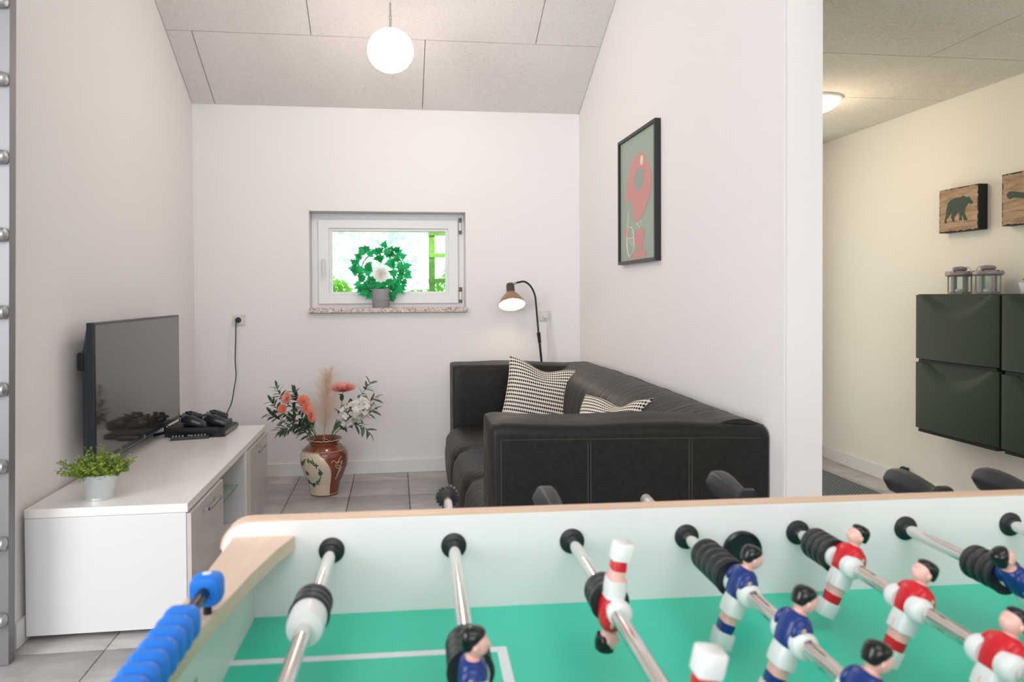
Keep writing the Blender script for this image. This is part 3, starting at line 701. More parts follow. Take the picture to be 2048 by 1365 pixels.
# hydrangea
hy, P = stem('white_hydrangea', [(VX+.02, VY, .25), (-.36, 4.2, .36), (-.28, 4.16, .43), (-.235, 4.13, .48)], 'white hydrangea cluster at the right of the floor vase', 'flower', r=.003, nl=6, leafme=ME_OLB, t0=.4, seed=80, lsc=1.1)
g = G()
for k in range(4):
    a = k*pi/2; b = len(g.v); L = .017
    g.add([(0, 0, 0), (L*.5, -L*.5, .001), (L, -L*.25, .003), (L, L*.25, .003), (L*.5, L*.5, .001)], [(0, 1, 2, 3, 4)]); g.xf(Matrix.Rotation(a, 4, 'Z'), b)
o = g.obj('floret', M_PETAL); ME_FLO = o.data; bpy.data.objects.remove(o)
rd = random.Random(9); c0 = P[-1]
for k in range(110):
    i = k+.5; ph = math.acos(1-2*i/110); th = pi*(1+5**.5)*i
    d = Vector((sin(ph)*cos(th), sin(ph)*sin(th), cos(ph)))
    if d.y > .55: continue
    p = c0+Vector((d.x*.088+d.z*.012, d.y*.050, d.z*.062+d.x*.026))+Vector((0.005+rd.gauss(0, .006), rd.gauss(0, .008), .01+rd.gauss(0, .006)))
    inst('floret', ME_FLO, hy, m4=Matrix.Translation(p) @ (d+Vector((rd.gauss(0, .45), rd.gauss(0, .45), rd.gauss(0, .45)))).to_track_quat('Z', 'Y').to_matrix().to_4x4() @ Matrix.Scale(rd.uniform(.9, 1.35), 4))
# pampas
pp, P = stem('pampas_plume', [(VX, VY+.01, .25), (-.418, 4.26, .33), (-.41, 4.28, .5), (-.405, 4.28, .72)], 'tall beige pampas grass plume standing in the middle of the floor vase', 'dried grass', r=.003, mt=mat('straw_stem', (.55, .38, .2), .7))
g = G(); rd = random.Random(13)
for k in range(150):
    t = k/150; z0 = .36+.30*t; a = rd.uniform(0, 2*pi); Lb = (.14-.05*t)*rd.uniform(.75, 1.15)
    o_ = Vector((-.41+.008*t-VX, .04, z0-.25)); sp = rd.uniform(.3, 1.15)*(1-.5*t)
    for q in range(64):
        u = q/64*rd.uniform(.9, 1.1); p = o_+Vector((cos(a)*sp*u, sin(a)*sp*.7*u, u*(1-.25*u)))*Lb
        p += Vector((rd.gauss(0, .005), rd.gauss(0, .004), rd.gauss(0, .004)))
        d = Vector((cos(a)*sp*1.4+rd.gauss(0, .35), sin(a)*sp+rd.gauss(0, .3), .9)).normalized(); L = rd.uniform(.010, .026); w = .0006
        s = d.cross(Vector((rd.gauss(0, .3), 1, 0))).normalized()*w
        g.add([p-s, p+s, p+d*L], [(0, 1, 2)])
tag(g.obj('plume', M_PAMPAS, pp, smooth=False), kind='stuff')

# ------------------------------------------------------------------ ivy wreath on sill
iv = empty('ivy_wreath_plant', (-.094, 4.715, 1.064), 'green ivy trained round a hoop in a grey pot on the window sill', 'plant')
G().lathe([(.050, 0), (.052, .003), (.056, .048), (.0595, .050), (.0615, .118), (.0605, .122), (.0565, .120), (.055, .1), (.001, .1)], 40).obj('pot', M_GREYPOT, iv)
ring = [(.125*cos(t), 0, .235+.125*sin(t)) for t in [2*pi*i/40 for i in range(41)]]
ring = [(x, .0, z) for x, y, z in ring]
G().tube(ring, .003, 6).obj('hoop', M_TWIG, iv)
def ivy_leaf():
    pts = [(0, 0), (-.30, -.42), (-.02, -.95)]  # lobes built radially
    out = []
    lob = [(180, .22), (215, .50), (240, .40), (262, .78), (288, .48), (318, .62), (338, .60), (0, 1.05)]
    A = [(a, r) for a, r in lob]; B = [(-a % 360, r) for a, r in reversed(lob[1:-1])]
    g = G(); s = .040
    ring_ = A+B
    vs_ = [(0, 0, .004)]+[(r*s*cos(R_(a))+s*.2, r*s*sin(R_(a)), (-.006 if r > .55 else .001)) for a, r in ring_]
    n = len(ring_); g.add(vs_, [(0, 1+i, 1+(i+1) % n) for i in range(n)])
    o = g.obj('leaf', M_IVY, smooth=False); me = o.data; bpy.data.objects.remove(o); return me
ME_IVY = ivy_leaf(); rd = random.Random(21)
def ivy(x, y, z, a, sc, tilt=.5):
    m = Matrix.Translation((x, y, z)) @ Matrix.Rotation(R_(90)+rd.gauss(0, tilt*.5), 4, 'X') @ Matrix.Rotation(a, 4, 'Z') @ Matrix.Rotation(rd.gauss(0, tilt*.6), 4, 'Y') @ Matrix.Scale(sc, 4)
    inst('leaf', ME_IVY, iv, m4=m)
for k in range(74):
    t = 2*pi*k/74+rd.uniform(-.06, .06); out_ = rd.choice((-.028, .0, .028, .034)); rr_ = .125+out_
    a = t+(0 if out_ >= 0 else pi)+rd.uniform(-.6, .6)
    if out_ == 0: a = t+rd.choice((1.2, -1.2))
    ivy(rr_*cos(t), -.012+rd.uniform(-.02, .012), .235+rr_*sin(t), a, rd.uniform(.85, 1.25))
for k in range(30): ivy(rd.uniform(-.12, .12), rd.uniform(-.035, .02), rd.uniform(.105, .165), rd.uniform(-2.6, -.3) if rd.random() < .6 else rd.uniform(0, 6.3), rd.uniform(.9, 1.3))
fh = petals('flower', .058, 3, 12, M_PETAL, .3, .5)
wf = inst('flower', fh, iv, m4=Matrix.Translation((.0, -.01, .215)) @ Matrix.Rotation(R_(85), 4, 'X')); wf['label'] = 'white flower with yellow-green centre'
G().lathe([(.001, .010), (.012, .008), (.013, .002), (.001, 0)], 14).xf(Matrix.Rotation(R_(90), 4, 'X')).obj('flower_centre', M_YEL, wf)

# ------------------------------------------------------------------ sofa
sf = empty('leather_sofa', (.74, 3.3, 0), 'long low black leather sofa with its back against the partition wall', 'sofa')
def so(g, nm, m=M_LEATH, par=None, **k): return g.xf(Matrix.Translation((-.74, -3.3, 0))).obj(nm, m, par or sf, **k)
SX0, SX1, SY0, SY1 = .285, 1.208, 2.205, 4.44
def arm(y0, y1, SX0):
    g = G(); n = 26; rings = []
    hw = (y1-y0)/2; yc = (y0+y1)/2
    # loft along X with rounded ends: cross sections in YZ
    xs = []; 
    for i in range(9): xs.append((SX0+.05*(1-cos(pi/2*i/8)), sin(pi/2*(i+.5)/8.5)))
    xs = [(x, .75+.25*s) for x, s in xs]+[(x, 1) for x in (.45, .6, .75, .9, 1.05)]+[(SX1-.05*(1-cos(pi/2*i/8)), .75+.25*sin(pi/2*(i+.5)/8.5)) for i in reversed(range(9))]
    for x, f in xs:
        t = (x-SX0)/(SX1-SX0); top = .742-.022*t+.006*sin(t*9+y0); ex = .05*(1-f)*4*.25
        ring = []
        for (a, b) in rrect(2*hw-2*ex*1.0, top-.045-ex, .034, 6): ring.append((x, yc+a, (top-.045-ex)/2+.045+b))
        rings.append(ring)
    g.loft(rings); return g
na_ = so(arm(SY0, SY0+.27, .298), 'armrest'); fa_ = so(arm(SY1-.28, SY1, .328), 'armrest')
# stitched seams on near arm
def seam(par, pts, nm='seam'): return so(G().tube(pts, .0022, 6), nm, M_STITCH, par)
for x in (.598, .607, .932, .941): seam(na_, [(x, SY0-.0005, .08), (x, SY0-.0005, .66), (x, SY0+.004, .70)])
seam(na_, [(.325, SY0+.0015, .695), (.5, SY0+.001, .692), (.75, SY0+.001, .687), (1.0, SY0+.001, .682), (1.17, SY0+.0015, .676)])
seam(na_, [(.322, SY0+.0005, .06), (.322, SY0+.0005, .4), (.322, SY0+.0015, .695)])
# backrest
prof = [(1.205, .06), (1.205, .66), (1.195, .70), (1.165, .728), (1.12, .738), (1.06, .732), (.99, .705), (.94, .655), (.915, .58), (.905, .48), (.90, .36), (.90, .06)]
pp_ = smooth_path([(x, 0, z) for x, z in prof], 3)
g = G(); rings = []; ny = 60
for i in range(ny+1):
    y = SY0+.035+(SY1-.25-SY0-.035)*i/ny
    ring = []
    for q in pp_:
        w = .004*noise.noise(Vector((q.x*3, y*9, q.z*3)))+.006*sin(y*2.2) ; ring.append((q.x-(w if q.x < 1.19 else 0), y, q.z+(w if q.z > .5 else 0)))
    rings.append(ring)
so(g.loft(rings), 'backrest', M_LEATHG)
# seat cushions
ys = [SY0+.255, 3.02, 3.57, SY1-.265]
for k in range(3):
    y0, y1 = ys[k]+.004, ys[k+1]-.004; rings = []; n = 14
    for i in range(n+1):
        t = i/n; y = y0+(y1-y0)*t; e_ = 1-(1-min(1, min(t, 1-t)*7))**2; d = .035*(1-e_)
        ring = []
        for (x, z) in ((.95, .08), (.95, .37), (.75, .392), (.5, .398), (.36, .392), (.305, .372), (.278, .33), (.268, .25), (.272, .16), (.285, .07)):
            bul = noise.noise(Vector((x*4, y*6, z*4)))*.008
            ring.append((x+(d+bul if x < .4 else 0), y, z-(d-bul if z > .3 else 0)))
        rings.append(ring)
    so(G().loft(rings), 'seat_cushion', M_LEATHG, angle=60)
so(G().box(.32, SY0+.03, .05, 1.19, SY1-.03, .09), 'base', M_BLACKP)
for x in (.36, 1.14):
    for y in (SY0+.08, SY1-.08): so(G().tube([(x, y, 0), (x, y, .06)], .022, 14), 'leg', M_DARKM)

def cushion(size, loc, rot, label, thick=.085, dents=()):
    n = 30; g = G(); uv = []
    for sgn in (1, -1):
        b = len(g.v)
        for i in range(n+1):
            for j in range(n+1):
                s = -1+2*i/n; t = -1+2*j/n
                th = thick*((1-s**4)*(1-t**4))**.55; pin = 1-.085*(1-t*t)*abs(s)**3; pin2 = 1-.085*(1-s*s)*abs(t)**3
                x = s*size/2*pin; z = t*size/2*pin2
                y = -sgn*th
                for (ds, dt, dr, dz) in dents:
                    q = math.exp(-((s-ds)**2+(t-dt)**2)/dr**2); z -= dz*q; y *= (1-.5*q)
                y += .004*noise.noise(Vector((s*3, t*3, sgn)))
                g.v.append(Vector((x, y, z))); uv.append(((s+1)/2, (t+1)/2))
        for i in range(n):
            for j in range(n): a = b+i*(n+1)+j; g.f.append((a, a+1, a+n+2, a+n+1)); g.m.append(0)
    g.uv = uv
    root = g.obj('throw_cushion', M_CUSH, None, angle=180)
    # object origin moves to the cushion's base through its transform
    root.location = loc; root.rotation_euler = rot
    return tag(root, label, 'cushion', 'patterned cushions on the sofa')
cushion(.44, (.80, 3.93, .550), (R_(-14), R_(12), R_(-4)), 'large black and cream patterned cushion leaning on the sofa\'s far arm', dents=((-.05, .98, .42, .035),))
cushion(.335, (.872, 2.86, .565), (R_(-22), R_(-3), R_(-52)), 'black and cream patterned cushion mostly hidden behind the sofa\'s near arm', dents=((.15, 1.0, .42, .032),))

# ------------------------------------------------------------------ framed poster on the partition
po = empty('framed_poster', (XR, 3.465, 1.627), 'tall black-framed green poster with a red rounded shape on the partition wall', 'picture')
PY, PZ = .327, .327
pg = G(); pg.box(-.030, -.278, -PZ, 0, -.262, PZ).box(-.030, .262, -PZ, 0, .278, PZ).box(-.030, -.262, -PZ, 0, .262, -PZ+.016).box(-.030, -.262, PZ-.016, 0, .262, PZ)
pg.obj('frame', mat('black_frame', (.012, .014, .016), .4), po, bevel=.001, seg=1)
G().box(-.018, -.262, -.311, -.004, .262, .311).obj('print', mat('glass_haze_green_print', (.33, .41, .34), .5), po, smooth=False)  # green lightened in the colour itself for reflection haze on the glass
M_RP = mat('glass_haze_red_print', (.60, .27, .25), .5); M_PP = mat('pale_print', (.70, .74, .60), .5); M_GP = mat('grey_print', (.30, .34, .32), .5)  # red paled to paint in the same glass reflection haze
def pprint(pts, m, nm, d=0):  # pts in (s along y to camera-right, z); viewer sees +Y on the left
    pts = smooth_path([(p[0], 0, p[1]) for p in pts]+[(pts[0][0], 0, pts[0][1])], 4)[:-1]
    g = G(); g.add([(-.0185-d, -p.x, p.z) for p in pts], [tuple(range(len(pts)))]); return g.obj(nm, m, po, smooth=False)
def oval(cx, cz_, rx, rz_, n=20): return [(cx+rx*cos(2*pi*k/n), cz_+rz_*sin(2*pi*k/n)) for k in range(n)]
pprint([(-.17, .06), (-.13, .13), (-.05, .20), (.05, .215), (.14, .17), (.2, .08), (.19, -.0), (.14, -.05), (.10, -.09), (.03, -.115), (-.05, -.12), (-.07, -.06), (-.08, .0), (-.13, -.01), (-.17, -.02)], M_RP, 'printed_shape', .0002)
pprint(oval(.03, .085, .075, .055), M_GP, 'printed_oval', .0005)
pprint(oval(.07, .172, .022, .024), M_PP, 'printed_badge', .0005)
pprint([(-.06, -.175), (.02, -.162), (.10, -.166), (.10, -.21), (.06, -.27), (.0, -.27), (-.05, -.21)], M_RP, 'printed_shape', .0002)
pprint(oval(-.03, -.292, .05, .022), M_RP, 'printed_shape', .0003); pprint(oval(.08, -.287, .05, .022), M_RP, 'printed_shape', .0003)
pprint(oval(-.17, -.165, .035, .03), M_RP, 'printed_shape', .0003)
g = G(); g.tube([(-.0190, .125-.245*0-.245*0-.0, -.06)]+[(-.0190, .15, -.14)], .003, 4); g.obj('printed_line', M_PP, po)
g = G(); g.tube([(-.0190, .10-.055*cos(2*pi*k/30), -.215+.075*sin(2*pi*k/30)) for k in range(31)], .0035, 4, caps=False); g.obj('printed_ring', M_PP, po)
def text(body, size, m, par, loc, rot, name, ext=.0004):
    c = bpy.data.curves.new(name, 'FONT'); c.body = body; c.size = size; c.extrude = ext; c.align_x = 'CENTER'; c.align_y = 'CENTER'
    o = bpy.data.objects.new(name, c); COL.objects.link(o)
    dg = bpy.context.evaluated_depsgraph_get(); me = bpy.data.meshes.new_from_object(o.evaluated_get(dg)); bpy.data.objects.remove(o)
    me.materials.clear(); me.materials.append(m)
    t = bpy.data.objects.new(name, me); COL.objects.link(t); t.parent = par; t.location = loc; t.rotation_euler = rot; return t
text('MCF', .046, M_PP, po, (-.0192, -.03, -.141), (R_(90), 0, R_(-90)), 'lettering')
text('JTO', .06, M_PP, po, (-.0192, .10, -.215), (R_(90), 0, R_(-90)), 'lettering')

# ------------------------------------------------------------------ side room: pictures, cabinets, lanterns, mat
def rustic():
    m = mat('rustic_plank_print', (.42, .28, .17), .6); v = coords(m, 'Object', (8, 1.2, 8)); f = ntex(m, v, 5, 5, .6, 1.2)
    LK(m, ramp(m, f, [(.3, (.20, .115, .06)), (.5, (.40, .25, .14)), (.75, (.52, .36, .23))]), bsdf(m).inputs['Base Color']); return m
M_RUST = rustic(); M_BLK = mat('black_canvas_edge', (.012, .011, .01), .7); M_BEAR = mat('dark_green_silhouette', (.022, .05, .028), .6)
def canvas(yc, z0, z1, w, label, sil):
    e = empty('wooden_picture', (XR2, yc, (z0+z1)/2), label, 'picture', 'animal pictures on the side room wall')
    h = (z1-z0)/2
    G().box(-.05, -w/2, -h, 0, w/2, h).obj('block', M_BLK, e, bevel=.002, seg=1)
    # plank face with a ragged worn outline
    rd = random.Random(int(yc*100)); pts = []
    for (a, b, n) in (((-1, -1), (1, -1), 22), ((1, -1), (1, 1), 22), ((1, 1), (-1, 1), 22), ((-1, 1), (-1, -1), 22)):
        for k in range(n):
            t = k/n; u = a[0]+(b[0]-a[0])*t; v_ = a[1]+(b[1]-a[1])*t; j = .955+rd.uniform(-.03, .035); pts.append((u*(w/2)*j, v_*h*j))
    g = G(); g.add([(-.0508, p[0], p[1]) for p in pts], [tuple(range(len(pts)))]); g.obj('plank_print', M_RUST, e, smooth=False)
    g = G(); g.add([(-.0514, -p[0]*w, p[1]*2*h) for p in sil], [tuple(range(len(sil)))]); g.obj('silhouette', M_BEAR, e, smooth=False)
bear = [(-.36, -.26), (-.31, -.30), (-.29, -.25), (-.30, -.20), (-.24, -.14), (-.17, -.06), (-.18, -.16), (-.14, -.27), (-.08, -.27), (-.10, -.20), (-.07, -.13), (.0, -.07), (.02, -.07), (.03, -.14), (.02, -.26), (.10, -.26), (.09, -.18), (.11, -.15), (.15, -.27), (.24, -.27), (.19, -.17), (.16, -.08), (.19, .02), (.26, .10), (.33, .07), (.38, .10), (.36, .13), (.33, .16), (.29, .23), (.27, .26), (.25, .24), (.16, .27), (.12, .30), (.08, .27), (-.08, .27), (-.20, .24), (-.27, .16), (-.31, .02), (-.32, -.10)]
canvas(3.40, 1.461, 1.69, .265, 'square plank picture of a dark bear on the side room wall', bear)
moose = [(-.40, .10), (-.36, .15), (-.25, .14), (-.16, .11), (-.02, .08), (.1, .09), (.25, .08), (.38, .02), (.30, -.06), (.22, -.12), (.1, -.10), (.0, -.04), (-.08, -.02), (-.16, .0), (-.26, .02), (-.34, .0), (-.39, .05)]
canvas(2.985, 1.462, 1.71, .29, 'square plank picture cut by the right edge, dark long-tailed animal', moose)

def cab_mat():
    m = mat('dark_green_plastic', (.022, .036, .020), .52, spec=.3); v = coords(m, 'Object'); bump(m, ntex(m, v, 260, 2), .25, .001); return m
M_CAB = cab_mat()
def wallcab(y1, z0, z1, label, w=.548):
    e = empty('shoe_cabinet', (XR2, y1-w/2, z0), label, 'cabinet', 'wall cabinets in the side room')
    h = z1-z0; D = .18
    G().box(-D+.02, -w/2+.003, .004, 0, w/2-.003, h).obj('shell', M_CAB, e, bevel=.003, seg=1)
    # curved front with a scooped hand grip at the top
    g = G(); nu, nv = 40, 24
    for i in range(nu+1):
        for j in range(nv+1):
            s = -1+2*i/nu; t = j/nv
            y = s*(w/2-.004); z = .008+(h-.012)*t
            lim = .62
            sc = 0
            if t > .60:
                q = (t-.60)/.40; wid = .12+.74*q**.8
                if abs(s) < wid: sc = .075*(cos(pi*s/wid/2)**1.2)*q**2.0
            bow = .012*(1-s*s)**.7*(1-.4*t)
            g.v.append(Vector((-D+.008-bow+sc, y, z)))
    for i in range(nu):
        for j in range(nv): a = i*(nv+1)+j; g.f.append((a, a+1, a+nv+2, a+nv+1)); g.m.append(0)
    # side skirts
    for i_ in (0, nu):
        for j in range(nv):
            a = i_*(nv+1)+j; p, q = g.v[a].copy(), g.v[a+1].copy(); g.add([p, q, (-D+.03, q.y, q.z), (-D+.03, p.y, p.z)], [(0, 1, 2, 3)])
    for j_ in (0, nv):
        for i in range(nu):
            a = i*(nv+1)+j_; b = (i+1)*(nv+1)+j_; p, q = g.v[a].copy(), g.v[b].copy(); g.add([p, q, (-D+.06, q.y, q.z), (-D+.06, p.y, p.z)], [(0, 1, 2, 3)])
    g.obj('flip_door', M_CAB, e, angle=50)
    G().box(-D+.012, w/2-.02, -.012, -.01, -w/2+.02, .004).obj('bottom_rail', M_BLK, e)
wallcab(3.552, .784, 1.136, 'dark green flip-front wall cabinet, upper left of four, under the lanterns')
wallcab(3.552, .412, .776, 'dark green flip-front wall cabinet, lower left of four')
wallcab(2.998, .776, 1.136, 'dark green flip-front wall cabinet, upper right, cut by the picture edge')
wallcab(2.998, .412, .768, 'dark green flip-front wall cabinet, lower right, cut by the picture edge')
M_LAN = mat('lilac_grey_metal', (.33, .29, .31), .4, .35)
def lantern(y, label, flip=1):
    e = empty('lantern', (2.85, y, 1.137), label, 'lantern', 'lanterns on the wall cabinet')
    G().lathe([(.054, 0), (.054, .006), (.050, .01)], 6).obj('base', M_LAN, e)
    for k in range(6):
        a = 2*pi*k/6+.2; c, s_ = cos(a), sin(a)
        m = Matrix.Rotation(a, 4, 'Z')
        G().cbox((.050, 0, .05), (.005, .013, .082)).xf(m).obj('post', M_LAN, e)
        m2 = Matrix.Rotation(a+pi/6, 4, 'Z')
        G().cbox((.043, 0, .05), (.0015, .038, .08)).xf(m2).obj('pane', mat('lantern_glass', (.9, 1, .97), .05, trans=.95, ior=1.1), e)
    G().lathe([(.056, .088), (.064, .094), (.066, .102), (.063, .109), (.050, .114), (.030, .117), (.026, .120)], 32).obj('roof', M_LAN, e)
    G().lathe([(.020, .117), (.032, .122), (.034, .129), (.027, .136), (.012, .139), (.002, .139)], 24).obj('cap', M_LAN, e)
    for k in range(6):
        a = 2*pi*k/6+.5; G().ell((.058*cos(a), .058*sin(a), .1105), (.006, .006, .003), nu=8, nv=4).obj('vent_hole', M_BLK, e)
    pts = [(0, -flip*.035, .13), (0, -flip*.052, .136), (0, -flip*.070, .120), (0, -flip*.078, .106)]
    G().tube(smooth_path(pts, 4), .0015, 6).obj('handle', M_LAN, e)
    G().lathe([(.02, .008), (.02, .022), (.018, .024)], 18).obj('tealight', M_WHITEM, e)
lantern(3.33, 'lilac-grey metal glass lantern on the cabinet, left of the pair')
lantern(3.153, 'lilac-grey metal glass lantern on the cabinet, right of the pair', -1)
su = empty('succulent', (2.85, 2.925, 1.137), 'spiky dark green succulent in a white pot at the right edge', 'plant')
G().lathe([(.030, 0), (.032, .003), (.040, .052), (.038, .053), (.035, .045), (.001, .045)], 28).obj('pot', M_WHITE, su)
ME_SU = leaf_mesh('leaf', .042, .012, M_SUCC, -.15)
for k in range(26):
    a = k*2.4; el = .25+1.1*k/26; inst('leaf', ME_SU, su, m4=orient((0, 0, .045), (cos(a)*cos(el), sin(a)*cos(el), sin(el)), 0, 1.0-.3*k/26))
def mat_m():
    m = mat('ribbed_blue_grey_mat', (.10, .12, .125), .9); v = coords(m, 'Object')
    c = N(m, 'ShaderNodeTexChecker'); c.inputs['Scale'].default_value = 90; c.inputs['Color1'].default_value = (.05, .065, .07, 1); c.inputs['Color2'].default_value = (.17, .19, .19, 1)
    LK(m, v, c.inputs['Vector']); LK(m, c.outputs[0], bsdf(m).inputs['Base Color']); return m
dm = tag(G().box(-.45, -.9, 0, .45, .9, .008).obj('door_mat', mat_m(), None, bevel=.003, seg=1, loc=(2.27, 3.6, .0)), 'blue-grey woven floor mat in the side room', 'rug')
ds = tag(G().lathe([(.014, 0), (.014, .02), (.021, .022), (.021, .035), (.016, .04)], 18).xf(Matrix.Rotation(R_(-90), 4, 'Y')).obj('door_stop', M_RUBBER, None, loc=(XR2-.001, 3.83, .112)), 'small round black rubber door stop low on the side room wall', 'door stop')

# ------------------------------------------------------------------ football table
TH = .0337; TZ = .8356
ft = empty('table_football', (-.0802, .8987, 0), 'white table football game with green pitch and birch trim in the foreground', 'game table', rz=-TH)
def fo(g, nm, m, par=None, **k): return g.obj(nm, m, par or ft, **k)
# local: x = along table, y = away from camera (far wall at y=0), z absolute
def side(y0, y1, nm):
    pts = []
    x0, x1, zb, zt, r = -.131, 1.181, .60, TZ+.038, .032
    for k in range(9): a = R_(180-90*k/8); pts.append((x0+r+r*cos(a), zt-r+r*sin(a)))
    for k in range(9): a = R_(90-90*k/8); pts.append((x1-r+r*cos(a), zt-r+r*sin(a)))
    pts += [(x1, zb), (x0, zb)]
    s = fo(G().prism(pts, 1, y0, y1), nm, M_TWHITE, bevel=.0008, seg=1)
    # birch edge band following the outline
    outer = pts[:18]; inner = [(p[0], p[1]) for p in outer]
    g = G(); rings = []
    for i, p in enumerate(outer):
        nx = 0; nzz = 1
        if i < 9: a = R_(180-90*i/8); nx, nzz = cos(a), sin(a)
        else: a = R_(90-90*(i-9)/8); nx, nzz = cos(a), sin(a)
        e_ = .0022
        rings.append([(p[0]-nx*.0015, y0+.0005, p[1]-nzz*.0015), (p[0]+nx*e_, y0+.0005, p[1]+nzz*e_), (p[0]+nx*e_, y1-.0005, p[1]+nzz*e_), (p[0]-nx*.0015, y1-.0005, p[1]-nzz*.0015)])
    fo(g.loft(rings), 'edge_band', M_BIRCHE, s)
    return s
far = side(0, .022, 'side_panel'); near = side(-.702, -.68, 'side_panel')
fo(G().box(-.093, -.68, TZ-.095, 1.143, 0, TZ-.079), 'pitch', M_PITCH, smooth=False)
for sx, x0, x1 in ((1, -.115, -.093), (-1, 1.143, 1.165)):
    g = G(); g.box(x0, -.225, .60, x1, 0, TZ+.002); g.box(x0, -.68, .60, x1, -.455, TZ+.002); g.box(x0, -.455, .60, x1, -.225, TZ-.079)
    g.box(x0, -.455, TZ-.030, x1, -.225, TZ+.002)
    fo(g, 'end_panel', M_TWHITE, smooth=False)
    gx = min(x0, x1)-.09 if sx > 0 else x1
    # goal arch edge and dark goal box
    xi = x1 if sx > 0 else x0
    arch = [(xi, -.226-.0*k, 0) for k in range(1)]
    pts = [(xi, -.227, TZ-.079), (xi, -.228, TZ-.045), (xi, -.245, TZ-.033), (xi, -.34, TZ-.030), (xi, -.435, TZ-.033), (xi, -.452, TZ-.045), (xi, -.453, TZ-.079)]
    fo(G().tube(pts, .003, 6), 'goal_mouth_rim', mat('brown_goal_rim', (.30, .12, .06), .5))
    b0, b1 = (x0-.012, x0) if sx > 0 else (x1, x1+.012)
    fo(G().box(b0, -.455, .62, b1, -.225, TZ-.01), 'goal_back', M_BLACKP)
# birch corner and end rails with the curved inner edge
inn = [(-.044, -.001), (-.056, -.046), (-.069, -.117), (-.075, -.167), (-.080, -.203), (-.084, -.242), (-.088, -.30), (-.089, -.34)]
full = inn+[(x, -.68-y) for x, y in reversed(inn[:-1])]
full = [(x, max(min(y, -.0005), -.6795)) for x, y in full]
poly = full+[(-.118, -.6795), (-.118, -.0005)]
fo(G().prism(poly, 2, TZ+.002, TZ+.020), 'end_rail', M_BIRCH, bevel=.001, seg=1)
poly2 = [(1.05-x, y) for x, y in poly]
fo(G().prism(poly2, 2, TZ+.002, TZ+.020), 'end_rail', M_BIRCH, bevel=.001, seg=1)
# pitch lines
zl = TZ-.0789
def line(b, nm='pitch_line'): fo(G().box(*b), nm, M_LINE, smooth=False)
LW = .011
line((-.093, -.110-LW/2, zl, .203, -.110+LW/2, zl+.0004)); line((.203-LW, -.57+LW/2, zl, .203, -.110-LW/2, zl+.0004)); line((-.093, -.57-LW/2, zl, .203, -.57+LW/2, zl+.0004))
line((.847, -.110-LW/2, zl, 1.143, -.110+LW/2, zl+.0004)); line((.847, -.57+LW/2, zl, .847+LW, -.110-LW/2, zl+.0004)); line((.847, -.57-LW/2, zl, 1.143, -.57+LW/2, zl+.0004))
g = G(); n = 40
for k in range(n+1):
    a = 2*pi*k/n; 
    for r in (.095, .105): g.v.append(Vector((.525+r*cos(a), -.34+r*sin(a), zl+.0004)))
for k in range(n): g.f.append((2*k, 2*k+1, 2*k+3, 2*k+2)); g.m.append(0)
fo(g, 'centre_circle', M_LINE, smooth=False)
# body and legs
fo(G().box(-.115, -.70, .60, 1.165, .020, .62), 'base_panel', M_TWHITE)
for x in (-.09, 1.14):
    for y in (-.66, -.02): fo(G().box(x-.035, y-.035, 0, x+.035, y+.035, .60), 'leg', M_TWHITE, bevel=.004)
# ball cups
for y0, s in ((0, 1), (-.68, -1)):
    cpo = G().lathe([(.026, 0), (.026, -.004), (.0225, -.005), (.0205, -.002), (.001, -.0012)], 32).xf(Matrix.Translation((.524, y0, TZ-.021)) @ Matrix.Rotation(R_(-90)*s, 4, 'X'))
    fo(cpo, 'ball_entry_cup', M_BLACKG)

